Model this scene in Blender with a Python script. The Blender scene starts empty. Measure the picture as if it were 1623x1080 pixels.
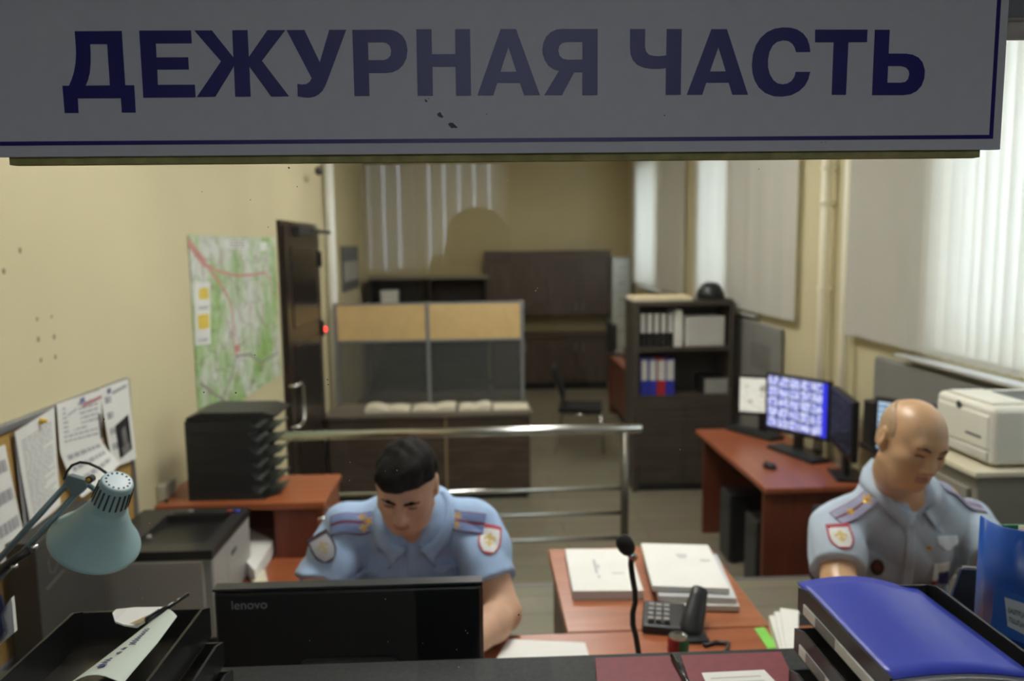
import bpy, bmesh, math, random
import numpy as np
from mathutils import Vector, Matrix, Euler
random.seed(7)
SC = bpy.context.scene
COL = SC.collection
PI = math.pi
# ------------------------------------------------------------------ camera model (28 mm lens looking through the duty-desk window)
FPX, CX, CY, ZC = 1262.0, 811.5, 540.0, 2.10
_d = Vector(((757-CX)/FPX, (388-CY)/FPX, 1)).normalized()
_dn = Vector(((932-CX)/FPX, (10500-CY)/FPX, 1)); _dn = (_dn - _d*_dn.dot(_d)).normalized()
_r = _dn.cross(_d)
CAMR = Matrix((_r, _d, -_dn))              # camera (right, down, forward) -> world
EYE = Vector((0, 0, ZC))
def ray(x, y): return CAMR @ Vector(((x-CX)/FPX, (y-CY)/FPX, 1))
def PY(x, y, Y): v = ray(x, y); return EYE + v*(Y/v.y)
def PX(x, y, X): v = ray(x, y); return EYE + v*(X/v.x)
def PZ(x, y, Z): v = ray(x, y); return EYE + v*((Z-ZC)/v.z)
FL = 0.35          # raised operators' platform
DT = FL + 0.75     # desk tops on the platform
LG = 1.40          # counter ledge below the glass
XW = -1.30         # left wall
XR = 2.25          # right wall
# ------------------------------------------------------------------ materials
def lin(c):
    return tuple((v/255/12.92 if v/255 <= 0.04045 else ((v/255+0.055)/1.055)**2.4) for v in c) + (1.0,)
MATS = {}
def mat(name, col, rough=0.5, metal=0.0, var=0.08, scale=6.0, bump=0.0, spec=0.5, stretch=None, coat=0.0, detail=4.0, emit=None, estr=0.0):
    if name in MATS: return MATS[name]
    m = bpy.data.materials.new(name); m.use_nodes = True
    nt = m.node_tree; b = nt.nodes['Principled BSDF']
    b.inputs['Roughness'].default_value = rough; b.inputs['Metallic'].default_value = metal
    b.inputs['Specular IOR Level'].default_value = spec
    b.inputs['Coat Weight'].default_value = coat
    c = lin(col)
    tc = nt.nodes.new('ShaderNodeTexCoord'); mp = nt.nodes.new('ShaderNodeMapping')
    nt.links.new(tc.outputs['Object'], mp.inputs['Vector'])
    if stretch: mp.inputs['Scale'].default_value = stretch
    nz = nt.nodes.new('ShaderNodeTexNoise'); nz.inputs['Scale'].default_value = scale; nz.inputs['Detail'].default_value = detail
    nt.links.new(mp.outputs['Vector'], nz.inputs['Vector'])
    rp = nt.nodes.new('ShaderNodeValToRGB')
    rp.color_ramp.elements[0].position = 0.3; rp.color_ramp.elements[1].position = 0.7
    rp.color_ramp.elements[0].color = tuple(max(0, v*(1-var)) for v in c[:3]) + (1,)
    rp.color_ramp.elements[1].color = tuple(min(1, v*(1+var)) for v in c[:3]) + (1,)
    nt.links.new(nz.outputs['Fac'], rp.inputs['Fac']); nt.links.new(rp.outputs['Color'], b.inputs['Base Color'])
    if bump:
        bp = nt.nodes.new('ShaderNodeBump'); bp.inputs['Strength'].default_value = bump; bp.inputs['Distance'].default_value = 0.01
        nt.links.new(nz.outputs['Fac'], bp.inputs['Height']); nt.links.new(bp.outputs['Normal'], b.inputs['Normal'])
    if emit:
        b.inputs['Emission Color'].default_value = lin(emit); b.inputs['Emission Strength'].default_value = estr
    MATS[name] = m; return m
def wood(name, c0, c1, rough=0.35, axis='X', scale=3.0, spec=0.5):
    m = bpy.data.materials.new(name); m.use_nodes = True; MATS[name] = m
    nt = m.node_tree; b = nt.nodes['Principled BSDF']; b.inputs['Roughness'].default_value = rough
    b.inputs['Specular IOR Level'].default_value = spec
    tc = nt.nodes.new('ShaderNodeTexCoord'); mp = nt.nodes.new('ShaderNodeMapping')
    mp.inputs['Scale'].default_value = {'X': (1.2, 14, 14), 'Y': (14, 1.2, 14), 'Z': (14, 14, 1.2)}[axis]
    nz = nt.nodes.new('ShaderNodeTexNoise'); nz.inputs['Scale'].default_value = scale; nz.inputs['Detail'].default_value = 6; nz.inputs['Distortion'].default_value = 0.6
    rp = nt.nodes.new('ShaderNodeValToRGB')
    rp.color_ramp.elements[0].position = 0.32; rp.color_ramp.elements[1].position = 0.68
    rp.color_ramp.elements[0].color = lin(c0); rp.color_ramp.elements[1].color = lin(c1)
    nt.links.new(tc.outputs['Object'], mp.inputs['Vector']); nt.links.new(mp.outputs['Vector'], nz.inputs['Vector'])
    nt.links.new(nz.outputs['Fac'], rp.inputs['Fac']); nt.links.new(rp.outputs['Color'], b.inputs['Base Color'])
    return m
def emission(name, col, strength):
    m = bpy.data.materials.new(name); m.use_nodes = True; MATS[name] = m
    nt = m.node_tree; nt.nodes.clear()
    e = nt.nodes.new('ShaderNodeEmission'); e.inputs['Color'].default_value = lin(col); e.inputs['Strength'].default_value = strength
    o = nt.nodes.new('ShaderNodeOutputMaterial'); nt.links.new(e.outputs[0], o.inputs[0]); return m
def pane(name, tint=(255, 255, 255), body=0.0, bodycol=(120, 125, 130), rough=0.02, refl=1.0):
    """thin sheet of glass: clear, reflecting by Fresnel, optionally with a little grey body"""
    m = bpy.data.materials.new(name); m.use_nodes = True; MATS[name] = m
    nt = m.node_tree; nt.nodes.clear()
    tr = nt.nodes.new('ShaderNodeBsdfTransparent'); tr.inputs['Color'].default_value = lin(tint)
    gl = nt.nodes.new('ShaderNodeBsdfGlossy'); gl.inputs['Roughness'].default_value = rough
    ge = nt.nodes.new('ShaderNodeNewGeometry'); dt = nt.nodes.new('ShaderNodeVectorMath'); dt.operation = 'DOT_PRODUCT'
    nt.links.new(ge.outputs['Normal'], dt.inputs[0]); nt.links.new(ge.outputs['Incoming'], dt.inputs[1])
    def mth(op, a, b):
        q = nt.nodes.new('ShaderNodeMath'); q.operation = op
        for i, v in enumerate((a, b)):
            if isinstance(v, (int, float)): q.inputs[i].default_value = v
            else: nt.links.new(v, q.inputs[i])
        return q.outputs[0]
    ab = nt.nodes.new('ShaderNodeMath'); ab.operation = 'ABSOLUTE'; nt.links.new(dt.outputs['Value'], ab.inputs[0])
    schlick = mth('ADD', mth('MULTIPLY', mth('POWER', mth('SUBTRACT', 1.0, ab.outputs[0]), 5.0), 0.96), 0.04)
    mu = nt.nodes.new('ShaderNodeMath'); mu.operation = 'MULTIPLY'; mu.inputs[1].default_value = refl
    mx = nt.nodes.new('ShaderNodeMixShader'); o = nt.nodes.new('ShaderNodeOutputMaterial')
    nt.links.new(schlick, mu.inputs[0]); nt.links.new(mu.outputs[0], mx.inputs[0])
    src = tr
    if body:
        df = nt.nodes.new('ShaderNodeBsdfDiffuse'); df.inputs['Color'].default_value = lin(bodycol)
        m2 = nt.nodes.new('ShaderNodeMixShader'); m2.inputs[0].default_value = body
        nt.links.new(tr.outputs[0], m2.inputs[1]); nt.links.new(df.outputs[0], m2.inputs[2]); src = m2
    nt.links.new(src.outputs[0], mx.inputs[1]); nt.links.new(gl.outputs[0], mx.inputs[2]); nt.links.new(mx.outputs[0], o.inputs[0])
    return m
def cloth_blind(name, col, trans=0.5):
    m = bpy.data.materials.new(name); m.use_nodes = True; MATS[name] = m
    nt = m.node_tree; nt.nodes.clear()
    d = nt.nodes.new('ShaderNodeBsdfDiffuse'); t = nt.nodes.new('ShaderNodeBsdfTranslucent')
    tc = nt.nodes.new('ShaderNodeTexCoord'); nz = nt.nodes.new('ShaderNodeTexNoise'); nz.inputs['Scale'].default_value = 40
    rp = nt.nodes.new('ShaderNodeValToRGB'); c = lin(col)
    rp.color_ramp.elements[0].color = tuple(v*0.93 for v in c[:3])+(1,); rp.color_ramp.elements[1].color = c
    nt.links.new(tc.outputs['Object'], nz.inputs['Vector']); nt.links.new(nz.outputs['Fac'], rp.inputs['Fac'])
    nt.links.new(rp.outputs['Color'], d.inputs['Color']); nt.links.new(rp.outputs['Color'], t.inputs['Color'])
    mx = nt.nodes.new('ShaderNodeMixShader'); mx.inputs[0].default_value = trans; o = nt.nodes.new('ShaderNodeOutputMaterial')
    nt.links.new(d.outputs[0], mx.inputs[1]); nt.links.new(t.outputs[0], mx.inputs[2]); nt.links.new(mx.outputs[0], o.inputs[0]); return m
# ------------------------------------------------------------------ mesh builder
def basis(x, y, z, loc=(0, 0, 0)):
    x, y, z = Vector(x), Vector(y), Vector(z)
    return Matrix(((x.x, y.x, z.x, loc[0]), (x.y, y.y, z.y, loc[1]), (x.z, y.z, z.z, loc[2]), (0, 0, 0, 1)))
def axis_matrix(p, d):
    z = Vector(d).normalized(); a = Vector((1, 0, 0)) if abs(z.x) < 0.9 else Vector((0, 1, 0))
    x = a.cross(z).normalized(); y = z.cross(x)
    return basis(x, y, z, p)
class MB:
    def __init__(s): s.v, s.f, s.m = [], [], []
    def add(s, vs, fs, m=0, M=None):
        o = len(s.v)
        for p in vs:
            p = Vector(p); s.v.append(M @ p if M is not None else p)
        for f in fs: s.f.append([i+o for i in f]); s.m.append(m)
        return s
    def bx(s, x0, x1, y0, y1, z0, z1, m=0, M=None):
        vs = [(x0,y0,z0),(x1,y0,z0),(x1,y1,z0),(x0,y1,z0),(x0,y0,z1),(x1,y0,z1),(x1,y1,z1),(x0,y1,z1)]
        return s.add(vs, [(3,2,1,0),(4,5,6,7),(0,1,5,4),(1,2,6,5),(2,3,7,6),(3,0,4,7)], m, M)
    def tube(s, pts, r, n=12, m=0, cap=True):
        pts = [Vector(p) for p in pts]; k = len(pts); vs = []; up = None
        for i, p in enumerate(pts):
            t = (pts[min(i+1, k-1)]-pts[max(i-1, 0)]).normalized()
            if up is None:
                a = Vector((0, 0, 1)) if abs(t.z) < 0.9 else Vector((1, 0, 0)); up = (a - t*a.dot(t)).normalized()
            else: up = (up - t*up.dot(t)).normalized()
            q = t.cross(up); rr = r[i] if isinstance(r, (list, tuple)) else r
            for j in range(n):
                a = 2*PI*j/n; vs.append(p + up*(rr*math.cos(a)) + q*(rr*math.sin(a)))
        fs = [(i*n+j, i*n+(j+1) % n, (i+1)*n+(j+1) % n, (i+1)*n+j) for i in range(k-1) for j in range(n)]
        if cap: fs += [tuple(reversed(range(n))), tuple(range((k-1)*n, k*n))]
        return s.add(vs, fs, m)
    def lathe(s, prof, n=32, M=None, m=0, cap0=True, cap1=True):
        vs = [(r*math.cos(2*PI*j/n), r*math.sin(2*PI*j/n), h) for r, h in prof for j in range(n)]
        k = len(prof)
        fs = [(i*n+j, i*n+(j+1) % n, (i+1)*n+(j+1) % n, (i+1)*n+j) for i in range(k-1) for j in range(n)]
        if cap0: fs.append(tuple(reversed(range(n))))
        if cap1: fs.append(tuple(range((k-1)*n, k*n)))
        return s.add(vs, fs, m, M)
    def prism(s, poly, h0, h1, M=None, m=0):
        n = len(poly); vs = [(p[0], p[1], h0) for p in poly]+[(p[0], p[1], h1) for p in poly]
        fs = [tuple(reversed(range(n))), tuple(range(n, 2*n))]+[(i, (i+1) % n, n+(i+1) % n, n+i) for i in range(n)]
        return s.add(vs, fs, m, M)
    def slab(s, corners, t, m=0):
        """a thin sheet over 3-D corner points, thickened along its normal"""
        c = [Vector(p) for p in corners]; nrm = (c[1]-c[0]).cross(c[2]-c[0]).normalized(); n = len(c)
        if nrm.z < -0.5: nrm = -nrm
        vs = [p - nrm*t for p in c]+c
        fs = [tuple(reversed(range(n))), tuple(range(n, 2*n))]+[(i, (i+1) % n, n+(i+1) % n, n+i) for i in range(n)]
        return s.add(vs, fs, m)
    def quad(s, pts, m=0): return s.add(pts, [tuple(range(len(pts)))], m)
def link(name, mb, mats, bevel=0.0, smooth=False, seg=2, origin=None):
    me = bpy.data.meshes.new(name)
    o = Vector(origin) if origin is not None else Vector((0, 0, 0))
    me.from_pydata([tuple(p-o) for p in mb.v], [], mb.f); me.validate()
    for mm in (mats if isinstance(mats, (list, tuple)) else [mats]): me.materials.append(mm)
    for p, i in zip(me.polygons, mb.m): p.material_index = i
    bm = bmesh.new(); bm.from_mesh(me); bmesh.ops.recalc_face_normals(bm, faces=bm.faces); bm.to_mesh(me); bm.free()
    if smooth: me.polygons.foreach_set('use_smooth', [True]*len(me.polygons))
    ob = bpy.data.objects.new(name, me); COL.objects.link(ob)
    if origin is not None: ob.location = o
    if bevel:
        b = ob.modifiers.new('Bevel', 'BEVEL'); b.width = bevel; b.segments = seg; b.limit_method = 'ANGLE'; b.angle_limit = math.radians(35)
        if smooth is False:
            me.polygons.foreach_set('use_smooth', [True]*len(me.polygons))
            w = ob.modifiers.new('WN', 'WEIGHTED_NORMAL'); w.keep_sharp = True
    return ob
def tag(o, label, cat, group=None):
    o['label'] = label; o['category'] = cat
    if group: o['group'] = group
    return o
def thing(name, label, cat, loc=(0, 0, 0), rz=0.0, group=None):
    o = bpy.data.objects.new(name, None); COL.objects.link(o); o.empty_display_size = 0.1
    o.location = loc; o.rotation_euler = (0, 0, rz); return tag(o, label, cat, group)
def part(root, name, mb, mats, bevel=0.0, smooth=False, world=False, label=None, seg=2):
    """local=False: mesh given in the thing's own axes; world=True: mesh given in world axes"""
    if world:
        r = root
        while r.parent: r = r.parent
        inv = (Matrix.Translation(r.location) @ r.rotation_euler.to_matrix().to_4x4()).inverted()
        mb.v = [inv @ p for p in mb.v]
    ob = link(name, mb, mats, bevel, smooth, seg); ob.parent = root
    if label: ob['label'] = label
    return ob
def base_of(mb):
    xs = [p.x for p in mb.v]; ys = [p.y for p in mb.v]; zs = [p.z for p in mb.v]
    return Vector(((min(xs)+max(xs))/2, (min(ys)+max(ys))/2, min(zs)))
def solo(name, mb, mats, label, cat, group=None, bevel=0.0, smooth=False, seg=2):
    return tag(link(name, mb, mats, bevel, smooth, seg, origin=base_of(mb)), label, cat, group)
def struct(name, mb, mats, bevel=0.0, smooth=False, parent=None):
    o = link(name, mb, mats, bevel, smooth)
    if parent is not None: o.parent = parent
    else: o['kind'] = 'structure'
    return o
def dup(root, loc=None, rz=None, label=None):
    r = root.copy(); COL.objects.link(r)
    if loc is not None: r.location = loc
    if rz is not None: r.rotation_euler = (0, 0, rz)
    if label: r['label'] = label
    for ch in list(root.children):
        c = ch.copy(); COL.objects.link(c); c.parent = r
        for g in list(ch.children):
            d = g.copy(); COL.objects.link(d); d.parent = c
    return r
def text_mesh(name, body, size, M, mats, extrude=0.0004, parent=None, fit=None):
    cu = bpy.data.curves.new(name, 'FONT'); cu.body = body; cu.size = size; cu.extrude = extrude
    t = bpy.data.objects.new(name+'_tmp', cu); COL.objects.link(t)
    dg = bpy.context.evaluated_depsgraph_get(); me = bpy.data.meshes.new_from_object(t.evaluated_get(dg)); bpy.data.objects.remove(t)
    if fit:
        xs = [v.co.x for v in me.vertices]; k = fit/(max(xs)-min(xs)); me.transform(Matrix.Scale(k, 4))
    me.transform(M); me.materials.clear(); me.materials.append(mats)
    o = bpy.data.objects.new(name, me); COL.objects.link(o)
    if parent is not None:
        r = parent
        while r.parent: r = r.parent
        me.transform((Matrix.Translation(r.location) @ r.rotation_euler.to_matrix().to_4x4()).inverted()); o.parent = parent
    return o
def text_lines(mb, M, w, h, rows, m=1, lift=0.0006, margin=0.1, seed=0, gap=0.5, fill=0.9):
    """rows of word-like bars printed on a sheet that lies in the XY plane of M (0..w, 0..h)"""
    rnd = random.Random(seed); ph = h*(1-2*margin)/rows
    for i in range(rows):
        y1 = h*(1-margin) - i*ph; y0 = y1 - ph*gap; x = w*margin
        end = w*(1-margin) if rnd.random() < 0.8 else w*rnd.uniform(0.4, 0.8)
        if rnd.random() > fill: continue
        while x < end:
            L = rnd.uniform(0.04, 0.14)*w; xe = min(x+L, end)
            mb.add([(x, y0, lift), (xe, y0, lift), (xe, y1, lift), (x, y1, lift)], [(0, 1, 2, 3)], m, M); x = xe + 0.02*w
    return mb
# ------------------------------------------------------------------ shared materials
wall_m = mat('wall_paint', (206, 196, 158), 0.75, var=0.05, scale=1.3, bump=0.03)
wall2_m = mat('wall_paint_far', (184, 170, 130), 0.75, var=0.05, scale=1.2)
white_m = mat('white_paint', (222, 220, 208), 0.45, var=0.03)
ceil_m = mat('ceiling_tile', (215, 213, 205), 0.9, var=0.03, scale=20)
dwood = wood('dark_oak', (58, 48, 40), (88, 74, 62), 0.45, 'X', 3.0)
dwoodv = wood('dark_oak_upright', (60, 50, 42), (86, 73, 61), 0.45, 'Z', 3.0)
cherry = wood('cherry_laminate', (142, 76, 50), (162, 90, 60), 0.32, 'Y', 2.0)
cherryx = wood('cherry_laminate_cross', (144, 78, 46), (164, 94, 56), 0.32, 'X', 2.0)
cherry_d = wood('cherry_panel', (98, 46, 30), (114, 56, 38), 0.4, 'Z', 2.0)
steel = mat('brushed_steel', (200, 200, 195), 0.22, 1.0, var=0.03, scale=30)
alu = mat('aluminium', (150, 153, 156), 0.4, 0.7, var=0.04, scale=20)
chrome = mat('chrome', (215, 215, 215), 0.12, 1.0, var=0.02)
black = mat('black_plastic', (24, 25, 27), 0.38, var=0.12, scale=30)
black_g = mat('black_gloss', (16, 17, 19), 0.16, var=0.1, scale=10)
charcoal = mat('charcoal_plastic', (48, 50, 52), 0.45, var=0.1, scale=20)
paper_m = mat('white_paper', (228, 228, 222), 0.8, var=0.03, scale=10)
paper2_m = mat('cream_paper', (215, 208, 184), 0.8, var=0.05, scale=12)
ink = mat('grey_ink', (168, 168, 170), 0.8, var=0.1)
darkink = mat('dark_ink', (60, 60, 64), 0.8, var=0.1)
navy_m = mat('navy_vinyl', (26, 26, 112), 0.4, var=0.05, scale=10)
board_m = mat('sign_board', (199, 201, 207), 0.55, var=0.025, scale=60)
cream_plastic = mat('cream_plastic', (214, 211, 196), 0.4, var=0.03)
grey_plastic = mat('grey_plastic', (150, 150, 146), 0.45, var=0.05)
blue_folder_m = mat('royal_blue_folder', (40, 58, 172), 0.36, var=0.06, scale=4, bump=0.05)
blue_pvc = mat('blue_pvc', (20, 80, 170), 0.3, var=0.08, scale=5)
navy_card = mat('navy_card', (16, 32, 74), 0.5, var=0.1)
maroon_m = mat('maroon_leatherette', (118, 34, 48), 0.6, var=0.1, scale=60, bump=0.1)
red_m = mat('red_card', (176, 30, 40), 0.5)
blue_m = mat('blue_card', (40, 48, 170), 0.5)
gold_m = mat('gold_metal', (230, 180, 40), 0.35, 0.6, var=0.1, scale=60)
cork = mat('cork_board', (176, 140, 74), 0.9, var=0.15, scale=90, detail=6)
# ------------------------------------------------------------------ setting
def floor_material(name, c0, c1):
    m = bpy.data.materials.new(name); m.use_nodes = True; nt = m.node_tree; b = nt.nodes['Principled BSDF']
    b.inputs['Roughness'].default_value = 0.42
    tc = nt.nodes.new('ShaderNodeTexCoord'); br = nt.nodes.new('ShaderNodeTexBrick')
    br.inputs['Scale'].default_value = 1.0; br.inputs['Brick Width'].default_value = 1.2; br.inputs['Row Height'].default_value = 0.2
    br.inputs['Mortar Size'].default_value = 0.004
    br.inputs['Color1'].default_value = lin(c0); br.inputs['Color2'].default_value = lin(c1); br.inputs['Mortar'].default_value = lin(tuple(v*0.7 for v in c0))
    nz = nt.nodes.new('ShaderNodeTexNoise'); nz.inputs['Scale'].default_value = 5; nz.inputs['Detail'].default_value = 5
    mx = nt.nodes.new('ShaderNodeMix'); mx.data_type = 'RGBA'; mx.blend_type = 'MULTIPLY'; mx.inputs['Factor'].default_value = 0.35
    nt.links.new(tc.outputs['Object'], br.inputs['Vector']); nt.links.new(tc.outputs['Object'], nz.inputs['Vector'])
    nt.links.new(br.outputs['Color'], mx.inputs['A']); nt.links.new(nz.outputs['Color'], mx.inputs['B']); nt.links.new(mx.outputs['Result'], b.inputs['Base Color'])
    return m
floor_m = floor_material('grey_laminate', (128, 121, 102), (140, 132, 112))
plat_m = floor_material('platform_laminate', (140, 134, 116), (150, 143, 124))
struct('floor', MB().bx(-1.9, 2.5, 3.8, 12.0, -0.1, 0.0), floor_m)
o = struct('floor_platform', MB().bx(-1.42, 2.4, 1.0, 3.92, -0.1, FL), plat_m)
struct('trim_1', MB().bx(XW, XR, 3.915, 3.935, FL-0.03, FL+0.003), alu)
# left wall: steps back behind the white pipe
lw = [(-1.45, 0.95), (XW, 0.95), (XW, 6.95), (-1.66, 6.95), (-1.66, 11.85), (-1.9, 11.85), (-1.9, 6.8), (-1.45, 6.8)]
struct('wall_left', MB().prism(lw, 0.0, 3.6), wall_m)
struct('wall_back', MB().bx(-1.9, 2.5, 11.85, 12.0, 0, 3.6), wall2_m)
struct('baseboard_back', MB().bx(-1.66, XR, 11.825, 11.85, 0, 0.09), dwood)
struct('baseboard_left', MB().bx(XW, XW+0.015, 3.95, 5.15, 0, 0.09), dwood)
WIN = {1: (9.75, 11.0), 2: (7.0, 7.88), 3: (1.25, 3.76)}
Z0, Z1 = 1.56, 3.1
mb = MB()
edges = [0.95] + [v for k in (3, 2, 1) for v in WIN[k]] + [12.0]
for i in range(0, len(edges), 2): mb.bx(XR, XR+0.35, edges[i], edges[i+1], 0, 3.6)
for k in (1, 2, 3):
    mb.bx(XR, XR+0.35, WIN[k][0], WIN[k][1], 0, Z0); mb.bx(XR, XR+0.35, WIN[k][0], WIN[k][1], Z1, 3.6)
struct('wall_right', mb, wall_m)
struct('ceiling', MB().bx(-1.9, 2.6, 0.90, 12.0, 3.6, 3.7), ceil_m)
wglass = pane('window_glass')
for k, (a, b) in WIN.items():
    mb = MB(); x0, x1 = XR+0.2, XR+0.26
    n = 3 if b-a > 1.8 else 2
    mb.bx(x0, x1, a, b, Z0, Z0+0.07); mb.bx(x0, x1, a, b, Z1-0.07, Z1)
    for j in range(n+1):
        c = a + (b-a)*j/n; mb.bx(x0+0.002, x1-0.002, max(a, c-0.035), min(b, c+0.035), Z0+0.01, Z1-0.01)
    w = struct('window_%d' % k, mb, white_m)
    struct('glass_pane', MB().bx(x0+0.027, x0+0.033, a+0.03, b-0.03, Z0+0.05, Z1-0.05), wglass, parent=w)
    sill = struct('window_sill', MB().bx(XR-0.085 if k == 3 else XR-0.06, XR+0.2, a-0.75 if k != 3 else a-0.2, b+(0.1 if k != 3 else 0.28), Z0-0.072, Z0-0.05), mat('sill_grey', (186, 187, 184), 0.5), bevel=0.008, parent=w)
# vertical blinds, each a thing: headrail, louvres, bead chain
blind_m = cloth_blind('blind_fabric', (240, 239, 233), 0.58)
def blinds(y0, y1, label, ang, zb=1.545, seed=0):
    r = thing('vertical_blind', label, 'window blind', (XR-0.06, (y0+y1)/2, zb), 0, 'cream vertical blinds on the window wall')
    rnd = random.Random(seed); mb = MB(); ch = MB(); L = y1-y0; n = int(L/0.078); z1 = 3.2
    for i in range(n):
        y = y0+(i+0.5)*L/n; a = math.radians(ang(y)+rnd.uniform(-9, 9)-(0 if i % 5 else 9)); w = 0.0445
        dx, dy = math.sin(a)*w, math.cos(a)*w; x = XR-0.06+rnd.uniform(-0.004, 0.004)
        mb.bx(-w, w, -0.0006, 0.0006, zb, z1, 0, basis((dx/w, dy/w, 0), (-dy/w, dx/w, 0), (0, 0, 1), (x, y, 0)))
        mb.bx(-w*0.9, w*0.9, -0.002, 0.002, zb-0.004, zb+0.028, 0, basis((dx/w, dy/w, 0), (-dy/w, dx/w, 0), (0, 0, 1), (x, y, 0)))
        ch.tube([(x-0.004, y-L/n/2, zb+0.012), (x-0.004, y, zb+0.006), (x-0.004, y+L/n/2, zb+0.012)], 0.002, 6)
    part(r, 'louvres', mb, blind_m, world=True); part(r, 'bead_chain', ch, white_m, world=True)
    part(r, 'headrail', MB().bx(XR-0.085, XR-0.035, y0, y1, z1, z1+0.04), white_m, world=True)
blinds(8.52, 11.22, 'cream vertical blind on the farthest window, behind the bookcase', lambda y: -20, seed=1)
blinds(5.46, 7.95, 'cream vertical blind on the middle window, between bookcase and the white pipes', lambda y: -10 if y < 6.5 else -24, seed=2)
blinds(1.15, 4.71, 'cream vertical blind on the nearest and brightest window, above the white printer', lambda y: -8 if y > 3.9 else -32, seed=3)
# grey radiator screens under the windows
scr = mat('grey_screen_paint', (128, 127, 122), 0.6, var=0.06)
r = thing('radiator_screen', 'long grey radiator screen under the nearest window, behind the white printer', 'radiator cover', (XR-0.03, 3.0, 0.5))
part(r, 'panel', MB().bx(XR-0.05, XR-0.004, 1.4, 4.32, FL, 1.46), scr, bevel=0.02, world=True)
part(r, 'seam_strip', MB().bx(XR-0.056, XR-0.05, 2.95, 2.98, 0.5, 1.42), alu, world=True)
r = thing('radiator_screen', 'grey radiator screen under the middle window, right of the bookcase', 'radiator cover', (XR-0.03, 6.2, 0.5))
part(r, 'panel', MB().bx(XR-0.05, XR-0.004, 5.72, 7.4, 0.0, 1.46), scr, bevel=0.02, world=True)
part(r, 'grille', MB().bx(XR-0.056, XR-0.05, 5.9, 6.3, 1.1, 1.3), mat('grille_grey', (112, 111, 107), 0.6), world=True)
# front partition with the glazed opening, and the public hall the photographer stands in
GY = 0.915
OX0, OX1, OZ1 = -0.95, 1.15, PY(1610, 28, 0.90).z
hall_m = mat('hall_paint', (150, 146, 132), 0.8, var=0.05, scale=2)
lint_m = mat('partition_grey', (120, 122, 126), 0.6, var=0.04)
mb = MB()
mb.bx(-2.0, OX0, 0.90, 1.0, FL, 3.6); mb.bx(OX1, 2.6, 0.90, 1.0, FL, 3.6); mb.bx(OX0, OX1, 0.90, 1.0, OZ1, 3.6); mb.bx(OX0, OX1, 0.90, 1.0, FL, LG-0.036)
struct('wall_front', mb, lint_m)
pan = struct('window_4', MB().bx(OX0, OX1, GY-0.003, GY+0.003, LG, OZ1), pane('duty_window_glass', refl=1.0))
pan['label'] = 'clear glass pane between the hall and the duty room'
ledge = solo('counter_ledge', MB().bx(OX0+0.002, OX1-0.002, 0.80, 1.285, LG-0.035, LG), mat('black_granite', (38, 41, 42), 0.6, var=0.4, scale=160, detail=8, spec=0.25),
     'dark speckled stone ledge along the bottom, below the glass and behind the black monitor', 'counter', bevel=0.004)
struct('floor_hall', MB().bx(-2.2, 2.6, -4.6, 1.0, FL-0.1, FL), mat('hall_tile', (110, 104, 94), 0.4, var=0.1, scale=3))
struct('ceiling_hall', MB().bx(-2.2, 2.6, -4.6, 0.90, 3.0, 3.1), ceil_m)
struct('wall_hall_left', MB().bx(-2.2, -2.0, -4.6, 0.90, FL, 3.0), hall_m)
struct('wall_hall_right', MB().bx(2.4, 2.6, -4.6, 0.90, FL, 3.0), hall_m)
# the hall's far wall has a daylit window whose faint reflection lies on the glass
HB = -3.6; VY = 2*GY-HB; hx0, hx1, hz0, hz1 = PY(572, 400, VY).x, PY(806, 400, VY).x, PY(690, 436, VY).z, 2.85
mb = MB()
mb.bx(-2.2, hx0, HB-0.2, HB, FL, 3.0); mb.bx(hx1, 2.6, HB-0.2, HB, FL, 3.0); mb.bx(hx0, hx1, HB-0.2, HB, FL, hz0); mb.bx(hx0, hx1, HB-0.2, HB, hz1, 3.0)
struct('wall_hall_back', mb, hall_m)
mb = MB()
for x in (hx0+0.02, (hx0*0.62+hx1*0.38), hx1-0.02): mb.bx(x-0.025, x+0.025, HB-0.15, HB-0.1, hz0, hz1)
for z in (hz0+0.02, hz1-0.02): mb.bx(hx0, hx1, HB-0.148, HB-0.102, z-0.025, z+0.025)
w = struct('window_5', mb, white_m)
struct('glass_pane', MB().bx(hx0, hx1, HB-0.128, HB-0.122, hz0, hz1), wglass, parent=w)
mb = MB()
for i in range(int((hx1-hx0)/0.102)+1): mb.bx(hx0-0.04+i*0.102, hx0+0.048+i*0.102, HB-0.06+0.004*(i % 2), HB-0.058+0.004*(i % 2), hz0-0.02, hz1+0.02)
t = thing('vertical_blind', 'cream vertical blind on the window of the public hall', 'window blind', (-0.25, HB-0.06, hz0))
part(t, 'louvres', mb, blind_m, world=True); part(t, 'headrail', MB().bx(hx0-0.05, hx1+0.05, HB-0.07, HB-0.03, hz1+0.02, hz1+0.05), white_m, world=True)
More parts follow.
